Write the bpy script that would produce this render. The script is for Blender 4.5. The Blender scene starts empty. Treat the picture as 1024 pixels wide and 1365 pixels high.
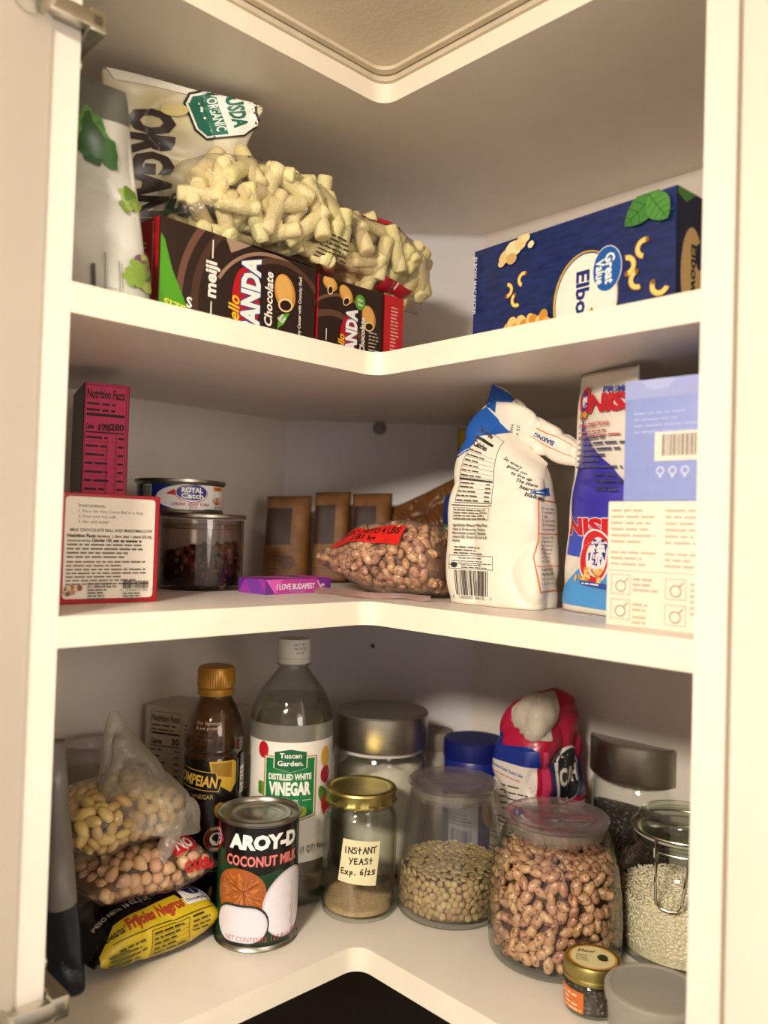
import bpy, bmesh, math, random
import numpy as np
from mathutils import Vector, Matrix, noise
from mathutils.geometry import tessellate_polygon

random.seed(7)
SC = bpy.context.scene
COL = SC.collection
ZO = 1.763                       # camera height above the kitchen floor
def V(x, y, z=0.0): return Vector((x, y, z))
def lin(c):
    if isinstance(c, str):
        c = c.lstrip('#'); c = [int(c[i:i+2], 16)/255 for i in (0, 2, 4)]
    return tuple(x/12.92 if x <= .04045 else ((x+.055)/1.055)**2.4 for x in c) + (1.0,)

# ------------------------------------------------------------------ camera
cd = bpy.data.cameras.new('camera'); cam = bpy.data.objects.new('camera', cd); COL.objects.link(cam)
YAW, PITCH, ROLL = -.01925, .02426, .02983
fwd = V(math.sin(YAW)*math.cos(PITCH), math.cos(YAW)*math.cos(PITCH), math.sin(PITCH))
rt0 = V(math.cos(YAW), -math.sin(YAW)); up0 = rt0.cross(fwd)
rt = math.cos(ROLL)*rt0 + math.sin(ROLL)*up0; up = -math.sin(ROLL)*rt0 + math.cos(ROLL)*up0
CAM = V(.02545, -.73997, ZO)
cam.matrix_world = Matrix(((rt.x, up.x, -fwd.x, CAM.x), (rt.y, up.y, -fwd.y, CAM.y), (rt.z, up.z, -fwd.z, CAM.z), (0, 0, 0, 1)))
cd.sensor_fit = 'VERTICAL'; cd.sensor_height = 36; cd.sensor_width = 27
cd.lens = 36*1085.5/1365
cd.clip_start = .01
cd.dof.use_dof = True; cd.dof.focus_distance = .74; cd.dof.aperture_fstop = 3.6
SC.camera = cam

# ------------------------------------------------------------------ world, lamps, exposure
wd = bpy.data.worlds.new('kitchen_surroundings'); SC.world = wd; wd.use_nodes = True
bg = wd.node_tree.nodes['Background']; bg.inputs[0].default_value = (.95, .85, .76, 1); bg.inputs[1].default_value = .62
def area_lamp(name, loc, target, size, power, color):
    l = bpy.data.lights.new(name, 'AREA'); l.shape = 'DISK'; l.size = size; l.energy = power; l.color = color
    o = bpy.data.objects.new(name, l); COL.objects.link(o); o.location = loc
    o.rotation_euler = (Vector(target)-Vector(loc)).to_track_quat('-Z', 'Y').to_euler()
    return o
area_lamp('kitchen_lamp', (-.36, -1.12, ZO+.40), (-.20, -.72, ZO-.30), .22, 28, (1.0, .88, .72))
area_lamp('added_fill', (1.15, -1.75, ZO+.30), (-.2, -.1, ZO), .9, 13, (1.0, .90, .78))  # added soft fill for the left door and left-hand packages, source unseen
SC.cycles.transparent_max_bounces = 48; SC.cycles.max_bounces = 16; SC.cycles.diffuse_bounces = 6; SC.cycles.caustics_reflective = False
SC.view_settings.view_transform = 'Standard'; SC.view_settings.look = 'None'
SC.view_settings.exposure = 0.20; SC.view_settings.gamma = 1.0; SC.view_settings.use_curve_mapping = False

# ------------------------------------------------------------------ materials
MATS = {}
def mat(name, color, rough=.5, metal=0.0, var=.06, vscale=40.0, bump=0.0, bscale=200.0, color2=None, spots=None,
        island=0.0, coat=0.0, aniso=0.0, emit=None, objvar=0.0, transmission=0.0, sss=0.0, stretch=None):
    if name in MATS: return MATS[name]
    m = bpy.data.materials.new(name); m.use_nodes = True; MATS[name] = m
    nt = m.node_tree; N = nt.nodes; Lk = nt.links; b = N['Principled BSDF']
    b.inputs['Roughness'].default_value = rough; b.inputs['Metallic'].default_value = metal
    b.inputs['Coat Weight'].default_value = coat; b.inputs['Coat Roughness'].default_value = .12
    if sss: b.inputs['Subsurface Weight'].default_value = sss; b.inputs['Subsurface Radius'].default_value = (.004, .003, .002); b.inputs['Subsurface Scale'].default_value = 1
    tc = N.new('ShaderNodeTexCoord'); src = tc.outputs['Object']
    if stretch:
        mp = N.new('ShaderNodeMapping'); mp.inputs['Scale'].default_value = stretch; Lk.new(src, mp.inputs[0]); src = mp.outputs[0]
    nz = N.new('ShaderNodeTexNoise'); nz.inputs['Scale'].default_value = vscale; nz.inputs['Detail'].default_value = 4; Lk.new(src, nz.inputs['Vector'])
    c1 = lin(color); c2 = lin(color2) if color2 else tuple(max(0, x*(1-var*3)) for x in c1[:3])+(1,)
    mix = N.new('ShaderNodeMix'); mix.data_type = 'RGBA'; mix.inputs[6].default_value = c1; mix.inputs[7].default_value = c2
    mr = N.new('ShaderNodeMapRange'); mr.inputs[1].default_value = .35; mr.inputs[2].default_value = .7; Lk.new(nz.outputs[0], mr.inputs[0]); Lk.new(mr.outputs[0], mix.inputs[0])
    out = mix.outputs[2]
    if spots:                                   # (color, scale, threshold, amount)
        n2 = N.new('ShaderNodeTexNoise'); n2.inputs['Scale'].default_value = spots[1]; n2.inputs['Detail'].default_value = 2; Lk.new(src, n2.inputs['Vector'])
        if objvar:
            oi0 = N.new('ShaderNodeObjectInfo'); n2.noise_dimensions = '4D'; mu = N.new('ShaderNodeMath'); mu.operation = 'MULTIPLY'; mu.inputs[1].default_value = 50
            Lk.new(oi0.outputs['Random'], mu.inputs[0]); Lk.new(mu.outputs[0], n2.inputs['W'])
        m2 = N.new('ShaderNodeMapRange'); m2.inputs[1].default_value = spots[2]; m2.inputs[2].default_value = spots[2]+.08; m2.inputs[4].default_value = spots[3]; Lk.new(n2.outputs[0], m2.inputs[0])
        mx = N.new('ShaderNodeMix'); mx.data_type = 'RGBA'; Lk.new(m2.outputs[0], mx.inputs[0]); Lk.new(out, mx.inputs[6]); mx.inputs[7].default_value = lin(spots[0]); out = mx.outputs[2]
    if objvar or island:
        if island: g = N.new('ShaderNodeNewGeometry'); r_ = g.outputs['Random Per Island']
        else: g = N.new('ShaderNodeObjectInfo'); r_ = g.outputs['Random']
        hs = N.new('ShaderNodeHueSaturation'); m3 = N.new('ShaderNodeMapRange'); a = island or objvar
        m3.inputs[3].default_value = 1-a; m3.inputs[4].default_value = 1+a; Lk.new(r_, m3.inputs[0]); Lk.new(m3.outputs[0], hs.inputs['Value'])
        m4 = N.new('ShaderNodeMath'); m4.operation = 'MULTIPLY_ADD'; m4.inputs[1].default_value = .03; m4.inputs[2].default_value = .485; Lk.new(r_, m4.inputs[0]); Lk.new(m4.outputs[0], hs.inputs['Hue'])
        Lk.new(out, hs.inputs['Color']); out = hs.outputs[0]
    Lk.new(out, b.inputs['Base Color'])
    if bump:
        n4 = N.new('ShaderNodeTexNoise'); n4.inputs['Scale'].default_value = bscale; n4.inputs['Detail'].default_value = 3; Lk.new(src, n4.inputs['Vector'])
        bp = N.new('ShaderNodeBump'); bp.inputs['Strength'].default_value = bump; bp.inputs['Distance'].default_value = .002; Lk.new(n4.outputs[0], bp.inputs['Height']); Lk.new(bp.outputs[0], b.inputs['Normal'])
    if emit: b.inputs['Emission Color'].default_value = lin(emit); b.inputs['Emission Strength'].default_value = 1
    return m

def clear_mat(name, tint='#ffffff', edge='#aab4a8', refl=.9, base=.04, power=4.0, rough=.02, haze=0.0, hazecol='#ffffff', bump=0.0, bscale=60.0, hazeedge=0.0):
    """thin glass or plastic film: straight-through transparency, fresnel-like gloss, optional milky haze"""
    if name in MATS: return MATS[name]
    m = bpy.data.materials.new(name); m.use_nodes = True; MATS[name] = m
    nt = m.node_tree; N = nt.nodes; Lk = nt.links; N.remove(N['Principled BSDF'])
    lw = N.new('ShaderNodeLayerWeight'); lw.inputs[0].default_value = .5
    pw = N.new('ShaderNodeMath'); pw.operation = 'POWER'; pw.inputs[1].default_value = power; Lk.new(lw.outputs['Facing'], pw.inputs[0])
    ma = N.new('ShaderNodeMath'); ma.operation = 'MULTIPLY_ADD'; ma.inputs[1].default_value = refl; ma.inputs[2].default_value = base; ma.use_clamp = True; Lk.new(pw.outputs[0], ma.inputs[0])
    tr = N.new('ShaderNodeBsdfTransparent'); gl = N.new('ShaderNodeBsdfGlossy'); gl.inputs['Roughness'].default_value = rough
    cm = N.new('ShaderNodeMix'); cm.data_type = 'RGBA'; cm.inputs[6].default_value = lin(tint); cm.inputs[7].default_value = lin(edge)
    p2 = N.new('ShaderNodeMath'); p2.operation = 'POWER'; p2.inputs[1].default_value = 2.2; Lk.new(lw.outputs['Facing'], p2.inputs[0]); Lk.new(p2.outputs[0], cm.inputs[0]); Lk.new(cm.outputs[2], tr.inputs[0])
    mx = N.new('ShaderNodeMixShader'); Lk.new(ma.outputs[0], mx.inputs[0]); Lk.new(tr.outputs[0], mx.inputs[1]); Lk.new(gl.outputs[0], mx.inputs[2])
    out = mx.outputs[0]
    if bump:
        tc = N.new('ShaderNodeTexCoord'); nz = N.new('ShaderNodeTexNoise'); nz.inputs['Scale'].default_value = bscale; nz.inputs['Detail'].default_value = 5; nz.inputs['Distortion'].default_value = 1.2; Lk.new(tc.outputs['Object'], nz.inputs['Vector'])
        bp = N.new('ShaderNodeBump'); bp.inputs['Strength'].default_value = bump; bp.inputs['Distance'].default_value = .004; Lk.new(nz.outputs[0], bp.inputs['Height']); Lk.new(bp.outputs[0], gl.inputs['Normal'])
    if haze or hazeedge:
        df = N.new('ShaderNodeBsdfDiffuse'); df.inputs[0].default_value = lin(hazecol); tl = N.new('ShaderNodeBsdfTranslucent'); tl.inputs[0].default_value = lin(hazecol)
        dm = N.new('ShaderNodeMixShader'); Lk.new(df.outputs[0], dm.inputs[1]); Lk.new(tl.outputs[0], dm.inputs[2])
        m2 = N.new('ShaderNodeMixShader'); Lk.new(out, m2.inputs[1]); Lk.new(dm.outputs[0], m2.inputs[2])
        hz = N.new('ShaderNodeMath'); hz.operation = 'MULTIPLY_ADD'; hz.inputs[1].default_value = hazeedge; hz.inputs[2].default_value = haze; hz.use_clamp = True
        Lk.new(p2.outputs[0], hz.inputs[0]); Lk.new(hz.outputs[0], m2.inputs[0]); out = m2.outputs[0]
    Lk.new(out, N['Material Output'].inputs['Surface'])
    return m

def ink(color, rough=.5, metal=0.0):
    c = color.lstrip('#')
    return mat('print_%s_%d_%d' % (c, int(rough*100), int(metal*100)), '#'+c, rough, metal=metal, var=.012, vscale=300)

# ------------------------------------------------------------------ objects
def link(o, parent=None):
    COL.objects.link(o)
    if parent is not None: o.parent = parent
    return o
def thing(name, label, cat, loc=(0, 0, 0), rotz=0.0, group=None):
    o = bpy.data.objects.new(name, None); o.empty_display_size = .02; link(o); o.location = loc; o.rotation_euler = (0, 0, rotz)
    o['label'] = label; o['category'] = cat
    if group: o['group'] = group
    return o
def tag(o, label, cat, group=None, kind=None):
    o['label'] = label; o['category'] = cat
    if group: o['group'] = group
    if kind: o['kind'] = kind
    return o
def mesh_obj(name, bm, mats, parent=None, smooth=True, angle=35, loc=None):
    me = bpy.data.meshes.new(name); bm.normal_update(); bm.to_mesh(me); bm.free()
    for m in (mats if isinstance(mats, (list, tuple)) else [mats]): me.materials.append(m)
    if smooth:
        me.polygons.foreach_set('use_smooth', [True]*len(me.polygons))
        if angle and angle < 180: me.set_sharp_from_angle(angle=math.radians(angle))
    o = link(bpy.data.objects.new(name, me), parent)
    if loc is not None: o.location = loc
    return o
def raw_obj(name, verts, faces, mats, parent=None, smooth=True, angle=180):
    bm = bmesh.new(); vs = [bm.verts.new(v) for v in verts]
    for f in faces:
        try: bm.faces.new([vs[i] for i in f])
        except ValueError: pass
    return mesh_obj(name, bm, mats, parent, smooth, angle)
def add_box(bm, x0, x1, y0, y1, z0, z1, bevel=0.0, M=None, seg=2):
    r = bmesh.ops.create_cube(bm, size=1.0); vs = r['verts']
    bmesh.ops.scale(bm, vec=(x1-x0, y1-y0, z1-z0), verts=vs); bmesh.ops.translate(bm, vec=((x0+x1)/2, (y0+y1)/2, (z0+z1)/2), verts=vs)
    if bevel:
        es = list({e for v in vs for e in v.link_edges})
        g = bmesh.ops.bevel(bm, geom=es, offset=bevel, segments=seg, profile=.6, affect='EDGES'); vs = list({v for f in g['faces'] for v in f.verts} | {v for v in vs if v.is_valid})
        # all verts of this box are connected; collect them
        st = [vs[0]]; seen = {vs[0]}
        while st:
            v = st.pop()
            for e in v.link_edges:
                w = e.other_vert(v)
                if w not in seen: seen.add(w); st.append(w)
        vs = list(seen)
    if M is not None: bmesh.ops.transform(bm, matrix=M, verts=vs)
    return vs
def lathe_bm(profile, seg=56, bm=None, M=None):
    bm = bm or bmesh.new(); rings = []; new = []
    for r, z in profile:
        if r < 1e-6: v = bm.verts.new((0, 0, z)); rings.append([v]); new.append(v)
        else:
            ring = [bm.verts.new((r*math.cos(2*math.pi*i/seg), r*math.sin(2*math.pi*i/seg), z)) for i in range(seg)]; rings.append(ring); new += ring
    for a, b in zip(rings, rings[1:]):
        for i in range(seg):
            j = (i+1) % seg
            if len(a) == 1 and len(b) == 1: continue
            if len(a) == 1: bm.faces.new((a[0], b[j], b[i]))
            elif len(b) == 1: bm.faces.new((a[i], a[j], b[0]))
            else: bm.faces.new((a[i], a[j], b[j], b[i]))
    bmesh.ops.recalc_face_normals(bm, faces=list({f for v in new for f in v.link_faces}))
    if M is not None: bmesh.ops.transform(bm, matrix=M, verts=new)
    return bm
def tube_bm(pts, r, seg=8, bm=None, closed=False):
    bm = bm or bmesh.new(); pts = [Vector(p) for p in pts]; n = len(pts); rings = []
    for i, p in enumerate(pts):
        a = pts[i-1] if (i > 0 or closed) else p; b = pts[(i+1) % n] if (i < n-1 or closed) else p
        t = (b-a).normalized(); h = V(0, 0, 1) if abs(t.z) < .9 else V(1, 0, 0); s = t.cross(h).normalized(); u = s.cross(t)
        rr = r[i] if isinstance(r, (list, tuple)) else r
        rings.append([bm.verts.new(p+rr*(math.cos(2*math.pi*k/seg)*s+math.sin(2*math.pi*k/seg)*u)) for k in range(seg)])
    for i in range(n if closed else n-1):
        a, b = rings[i], rings[(i+1) % n]
        for k in range(seg): bm.faces.new((a[k], a[(k+1) % seg], b[(k+1) % seg], b[k]))
    if not closed:
        bm.faces.new(rings[0][::-1]); bm.faces.new(rings[-1])
    return bm
def catmull(vals, t):
    n = len(vals)-1; x = min(max(t, 0), 1)*n; i = min(int(x), n-1); f = x-i
    p0 = vals[max(i-1, 0)]; p1 = vals[i]; p2 = vals[i+1]; p3 = vals[min(i+2, n)]
    return .5*((2*p1)+(-p0+p2)*f+(2*p0-5*p1+4*p2-p3)*f*f+(-p0+3*p1-3*p2+p3)*f*f*f)

# ------------------------------------------------------------------ printed artwork
GLYPH = {}
_tc = bpy.data.curves.new('text_source', 'FONT'); _tc.resolution_u = 2
_to = bpy.data.objects.new('text_source', _tc)
def glyphs(s, bold):
    k = (s, bold)
    if k not in GLYPH:
        _tc.body = s; _tc.offset = bold; m = _to.to_mesh()
        GLYPH[k] = ([(v.co.x, v.co.y) for v in m.vertices], [tuple(p.vertices) for p in m.polygons]); _to.to_mesh_clear()
    return GLYPH[k]
class Art:
    """flat artwork in metres (u right, v up) that is laid on a surface"""
    def __init__(self, rough=.5, eps=4.5e-5, lift=1.2e-4): self.items = []; self.n = 0; self.rough = rough; self.eps = eps; self.lift = lift
    def _add(self, pts, tris, color, metal=0.0): self.items.append((pts, tris, color, self.n, metal)); self.n += 1; return self
    def poly(self, pts, color, metal=0.0):
        t = tessellate_polygon([[Vector((p[0], p[1], 0)) for p in pts]])
        return self._add([tuple(p[:2]) for p in pts], [tuple(x) for x in t], color, metal)
    def rect(self, x0, y0, x1, y1, color, metal=0.0): return self.poly([(x0, y0), (x1, y0), (x1, y1), (x0, y1)], color, metal)
    def rrect(self, x0, y0, x1, y1, r, color):
        pts = []
        for cx, cy, a0 in ((x1-r, y0+r, -90), (x1-r, y1-r, 0), (x0+r, y1-r, 90), (x0+r, y0+r, 180)):
            for k in range(6): a = math.radians(a0+18*k); pts.append((cx+r*math.cos(a), cy+r*math.sin(a)))
        return self.poly(pts, color)
    def frame(self, x0, y0, x1, y1, w, color):
        for a in ((x0, y0, x1, y0+w), (x0, y1-w, x1, y1), (x0, y0, x0+w, y1), (x1-w, y0, x1, y1)): self.rect(*a, color); self.n -= 1
        self.n += 1; return self
    def ellipse(self, cx, cy, rx, ry, color, rot=0.0, n=36, metal=0.0):
        c, s = math.cos(rot), math.sin(rot); pts = [(cx, cy)]
        for ring in (.5, 1.0):
            for k in range(n):
                a = 2*math.pi*k/n; x, y = rx*ring*math.cos(a), ry*ring*math.sin(a); pts.append((cx+c*x-s*y, cy+s*x+c*y))
        tr = []
        for k in range(n):
            j = (k+1) % n; tr.append((0, 1+k, 1+j)); tr.append((1+k, 1+n+k, 1+n+j)); tr.append((1+k, 1+n+j, 1+j))
        return self._add(pts, tr, color, metal)
    def arc(self, cx, cy, r0, r1, a0, a1, color, n=18, sy=1.0):
        pts = []; tr = []
        for k in range(n+1):
            a = math.radians(a0+(a1-a0)*k/n); pts += [(cx+r0*math.cos(a), cy+sy*r0*math.sin(a)), (cx+r1*math.cos(a), cy+sy*r1*math.sin(a))]
        for k in range(n): i = 2*k; tr += [(i, i+1, i+3), (i, i+3, i+2)]
        return self._add(pts, tr, color)
    def line(self, pts, w, color):
        P = []; T = []
        for (x0, y0), (x1, y1) in zip(pts, pts[1:]):
            d = math.hypot(x1-x0, y1-y0) or 1e-9; ex, ey = (x1-x0)/d*w*.5, (y1-y0)/d*w*.5; b = len(P)
            P += [(x0-ex-ey, y0-ey+ex), (x0-ex+ey, y0-ey-ex), (x1+ex+ey, y1+ey-ex), (x1+ex-ey, y1+ey+ex)]; T += [(b, b+1, b+2), (b, b+2, b+3)]
        return self._add(P, T, color)
    def text(self, s, x, y, h, color, w=None, align='l', bold=0.0, rot=0.0, shear=0.0, metal=0.0, curve=0.0, grow=0.0):
        """h: capital height; w: fitted width; x, y: baseline start (or centre / right end)"""
        v, f = glyphs(s, bold); k = h/.682; xs = [p[0] for p in v]; x0, x1 = min(xs), max(xs); kx = k if w is None else w/max(x1-x0, 1e-6)
        W = (x1-x0)*kx; ox = 0 if align == 'l' else (-W/2 if align == 'c' else -W); c, sn = math.cos(rot), math.sin(rot); pts = []
        for a, b in v:
            yy = b*k; xx = (a-x0)*kx+ox+shear*yy
            if curve: yy += curve*((xx)**2)
            pts.append((x+c*xx-sn*yy, y+sn*xx+c*yy))
        return self._add(pts, f, color, metal)
    def fine(self, x0, y1, x1, n, lh, color='#33302c', seed=0, fill=.34, rot=0.0, ragged=True):
        """fine print too small to read: rows of word-length strokes"""
        R = random.Random(seed*77+n); P = []; T = []; c, s = math.cos(rot), math.sin(rot)
        for i in range(n):
            y = -lh*(i+.8); x = 0; end = (x1-x0)*(R.uniform(.6, 1) if ragged else 1)
            while x < end:
                w = min(lh*R.uniform(.8, 3.4), end-x)
                if w < lh*.3: break
                b = len(P)
                for a, d in ((x, y), (x+w, y), (x+w, y+lh*fill), (x, y+lh*fill)): P.append((x0+c*a-s*d, y1+s*a+c*d))
                T += [(b, b+1, b+2), (b, b+2, b+3)]; x += w+lh*.38
        return self._add(P, T, color) if P else self
    def barcode(self, x0, y0, x1, y1, seed=3, color='#1c1a19', bg_=None):
        if bg_: self.rect(x0-.15*(x1-x0)*.3, y0-.001, x1+.15*(x1-x0)*.3, y1+.001, bg_)
        R = random.Random(seed); P = []; T = []; x = x0; m = (x1-x0)/95
        while x < x1-m:
            w = m*R.choice((1, 1, 2, 2, 3)); w = min(w, x1-x); b = len(P); P += [(x, y0), (x+w, y0), (x+w, y1), (x, y1)]; T += [(b, b+1, b+2), (b, b+2, b+3)]; x += w+m*R.choice((1, 1, 2, 3))
        return self._add(P, T, color)
    def rotated(self, cx, cy, a):
        c, s = math.cos(a), math.sin(a); self.items = [([(cx+c*p[0]-s*p[1], cy+s*p[0]+c*p[1]) for p in it[0]],)+it[1:] for it in self.items]; return self
    def clip(self, x0=None, x1=None, y0=None, y1=None): self.clipbox = (x0, x1, y0, y1); return self
    def lay(self, name, mapf, parent, slice_u=None, slice_v=None, label=None):
        bm = bmesh.new(); cols = []; lay = bm.verts.layers.float.new('lift')
        for pts, tris, color, n, metal in self.items:
            key = (color, metal)
            if key not in cols: cols.append(key)
            mi = cols.index(key); vs = []
            for p in pts: v = bm.verts.new((p[0], p[1], 0)); v[lay] = self.lift+self.eps*n; vs.append(v)
            for t in tris:
                try: f = bm.faces.new([vs[i] for i in t])
                except ValueError: continue
                f.material_index = mi
                f.normal_update()
                if f.normal.z < 0: f.normal_flip()
        cb = getattr(self, 'clipbox', None)
        if cb:
            for ax, val, sgn in ((0, cb[0], 1), (0, cb[1], -1), (1, cb[2], 1), (1, cb[3], -1)):
                if val is None: continue
                no = [0, 0, 0]; no[ax] = -sgn; co = [0, 0, 0]; co[ax] = val
                bmesh.ops.bisect_plane(bm, geom=bm.verts[:]+bm.edges[:]+bm.faces[:], plane_co=co, plane_no=no, clear_outer=True)
        for ax, st in ((0, slice_u), (1, slice_v)):
            if not st or not bm.verts: continue
            lo = min(v.co[ax] for v in bm.verts); hi = max(v.co[ax] for v in bm.verts); k = math.floor(lo/st)+1
            while k*st < hi:
                no = [0, 0, 0]; no[ax] = 1; co = [0, 0, 0]; co[ax] = k*st
                bmesh.ops.bisect_plane(bm, geom=bm.verts[:]+bm.edges[:]+bm.faces[:], plane_co=co, plane_no=no); k += 1
        for v in bm.verts: v.co = mapf(v.co.x, v.co.y, v[lay])
        o = mesh_obj(name, bm, [ink(c, self.rough, mt) for c, mt in cols], parent, smooth=bool(slice_u), angle=180)
        if label: o['label'] = label
        return o
def on_cyl(R, zbase=0.0, ang=-math.pi/2):
    """u runs to the right round a cylinder (or profile R(z)); u = 0 faces the angle"""
    def f(u, v, off):
        r0 = R(v) if callable(R) else R
        Rm = R(.0) if callable(R) else R
        a = ang+u/(f.ref if f.ref else Rm); r = r0+off
        return V(r*math.cos(a), r*math.sin(a), zbase+v)
    f.ref = None
    return f
def on_disc(z):
    return lambda u, v, off: V(u, v, z+off)
def facing(x, y):
    """angle, seen from an upright round thing at x, y, of the direction to the viewer"""
    return math.atan2(CAM.y-y, CAM.x-x)

# ------------------------------------------------------------------ bag surfaces
class LoftBag:
    """skin through superellipse sections (t, cx, cy, z, w, d, n, tilt): local frame, front is -y"""
    def __init__(self, sections, amp=.002, freq=30, seed=0, M=None, crease=0.0, cfreq=22, floor=None):
        self.S = np.array(sections, float); self.amp, self.freq, self.seed, self.M, self.cre, self.cf = amp, freq, seed, M or Matrix(), crease, cfreq
        self.tab = {}; self.floor = floor
        self.L = sum(math.dist(a[1:4], b[1:4]) for a, b in zip(self.S, self.S[1:]))
    def sec(self, v):
        t = self.S[:, 0]; v = min(max(v, 0), 1); i = int(np.clip(np.searchsorted(t, v)-1, 0, len(t)-2)); f = (v-t[i])/(t[i+1]-t[i])
        p0 = self.S[max(i-1, 0)]; p1 = self.S[i]; p2 = self.S[i+1]; p3 = self.S[min(i+2, len(t)-1)]
        h = t[i+1]-t[i]; m1 = (p2-p0)/max(p2[0]-p0[0], 1e-6)*h; m2 = (p3-p1)/max(p3[0]-p1[0], 1e-6)*h; f2, f3 = f*f, f*f*f
        r = (2*f3-3*f2+1)*p1+(f3-2*f2+f)*m1+(-2*f3+3*f2)*p2+(f3-f2)*m2
        lo = np.minimum(p1, p2); hi = np.maximum(p1, p2); r[4:7] = np.clip(r[4:7], lo[4:7], hi[4:7])
        return r
    def _table(self, w, d, n):
        k = (round(w, 4), round(d, 4), round(n, 2))
        if k not in self.tab:
            a = np.linspace(-math.pi, math.pi, 385)-math.pi/2; c, s = np.cos(a), np.sin(a)
            x = w/2*np.sign(c)*np.abs(c)**(2/n); y = d/2*np.sign(s)*np.abs(s)**(2/n)
            L = np.concatenate([[0], np.cumsum(np.hypot(np.diff(x), np.diff(y)))]); self.tab[k] = (L, x, y, L[-1])
        return self.tab[k]
    def perim(self, v): r = self.sec(v); return self._table(r[4], r[5], r[6])[3]
    def raw(self, s, v):
        """s in -.5..+.5 round the section, 0 = middle of the front"""
        t, cx, cy, z, w, d, n, tilt = self.sec(v); L, X, Y, P = self._table(max(w, 1e-4), max(d, 1e-4), n)
        q = ((s+.5) % 1.0)*P; x = np.interp(q, L, X); y = np.interp(q, L, Y)
        p = V(cx+x, cy+y, z+tilt*x)
        if self.amp or self.cre:
            sd = self.seed*13.7; e = noise.noise(p*self.freq+V(sd, sd, sd))*self.amp
            if self.cre: e -= self.cre*(1-abs(noise.noise(p*self.cf+V(sd+5, 0, sd))))**6
            rr = V(x/(w/2+1e-6)**2, y/(d/2+1e-6)**2, 0); rr = rr.normalized() if rr.length > 1e-9 else V(0, -1)
            fade = min(1, d/.02)
            p += rr*e*fade
        return p
    def P(self, s, v, off=0.0):
        p = self.raw(s, v)
        if off:
            v1 = v
            a = self.raw(s+.004, v1)-self.raw(s-.004, v1); b = self.raw(s, min(v1+.01, 1))-self.raw(s, max(v1-.01, 0)); n = a.cross(b)
            if n.length > 1e-12: p = p+n.normalized()*off
        p = self.M @ p
        if self.floor is not None and p.z < self.floor: p.z = self.floor+.02*(p.z-self.floor)*0
        return p
    def N(self, s, v):
        a = self.P(s+.004, v)-self.P(s-.004, v); b = self.P(s, min(v+.01, 1))-self.P(s, max(v-.01, 0)); n = a.cross(b); return n.normalized() if n.length > 1e-12 else V(0, 0, 1)
    def bm(self, nu=96, nv=48, caps=True):
        bm = bmesh.new(); R = []
        for j in range(nv+1): R.append([bm.verts.new(self.P(i/nu-.5, j/nv)) for i in range(nu)])
        for j in range(nv):
            for i in range(nu): k = (i+1) % nu; bm.faces.new((R[j][i], R[j][k], R[j+1][k], R[j+1][i]))
        if caps: bm.faces.new(R[0][::-1]); bm.faces.new(R[-1])
        return bm
    def wrap(self, height=None, vref=.4, u0=0.0):
        P0 = self.perim(vref); H = height or self.L
        return lambda u, v, off: self.P((u+u0)/P0, v/H, off)
class PatchBag:
    """pillow or pouch spanned by four corners (BL, BR, TR, TL), bulging by T to the front and back"""
    def __init__(self, BL, BR, TR, TL, T, back=1.0, pu=2.2, pv=2.2, amp=.002, freq=28, seed=0, crease=0.0, cfreq=20, open_bottom=False, vshift=0.0):
        self.c = [Vector(x) for x in (BL, BR, TR, TL)]; self.T, self.back, self.pu, self.pv, self.amp, self.freq, self.seed, self.cre, self.cf, self.ob, self.vs = T, back, pu, pv, amp, freq, seed, crease, cfreq, open_bottom, vshift
        BL, BR, TR, TL = self.c; self.n = ((BR-BL)+(TR-TL)).cross((TL-BL)+(TR-BR)).normalized()
        self.W = ((BR-BL).length+(TR-TL).length)/2; self.H = ((TL-BL).length+(TR-BR).length)/2
    def shape(self, u, v):
        a = max(0, 1-abs(2*u-1)**self.pu); vv = v**(1.0 if not self.vs else math.exp(self.vs)); b = max(0, 1-abs(2*vv-1)**self.pv) if not self.ob else (max(0, 1-max(0, v)**self.pv))
        return math.sqrt(a*b)
    def raw(self, u, v, side=1):
        BL, BR, TR, TL = self.c; p = (BL*(1-u)+BR*u)*(1-v)+(TL*(1-u)+TR*u)*v
        h = self.shape(u, v)*self.T*(1 if side > 0 else self.back); sd = self.seed*9.1+side*3
        e = noise.noise(p*self.freq+V(sd, sd, 0))*self.amp
        if self.cre: e -= self.cre*(1-abs(noise.noise(p*self.cf+V(0, sd, sd))))**5
        rim = min(1.0, 12*min(u, 1-u, v, 1-v)+.15)
        w = noise.noise(V(p.x*self.freq*.7, p.y*self.freq*.7, p.z*self.freq*.7+sd*0))*self.amp*.8
        return p+self.n*(side*h+side*e*rim+w)
    def P(self, u, v, off=0.0, side=1):
        u = min(max(u, 0), 1); v = min(max(v, 0), 1); p = self.raw(u, v, side)
        return p+self.N(u, v, side)*off if off else p
    def N(self, u, v, side=1):
        a = self.raw(min(u+.01, 1), v, side)-self.raw(max(u-.01, 0), v, side); b = self.raw(u, min(v+.01, 1), side)-self.raw(u, max(v-.01, 0), side); n = a.cross(b)*side
        return n.normalized() if n.length > 1e-12 else self.n*side
    def bm(self, nu=56, nv=56, zig=0.0):
        bm = bmesh.new(); F = [[bm.verts.new(self.P(i/nu, j/nv)) for i in range(nu+1)] for j in range(nv+1)]
        B = [[F[j][i] if (i in (0, nu) or j in (0, nv)) else bm.verts.new(self.P(i/nu, j/nv, 0, -1)) for i in range(nu+1)] for j in range(nv+1)]
        for j in range(nv):
            for i in range(nu):
                bm.faces.new((F[j][i], F[j][i+1], F[j+1][i+1], F[j+1][i]))
                try: bm.faces.new((B[j][i], B[j+1][i], B[j+1][i+1], B[j][i+1]))
                except ValueError: pass
        return bm
    def map(self): return lambda u, v, off: self.P(u/self.W, v/self.H, off)

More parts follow.
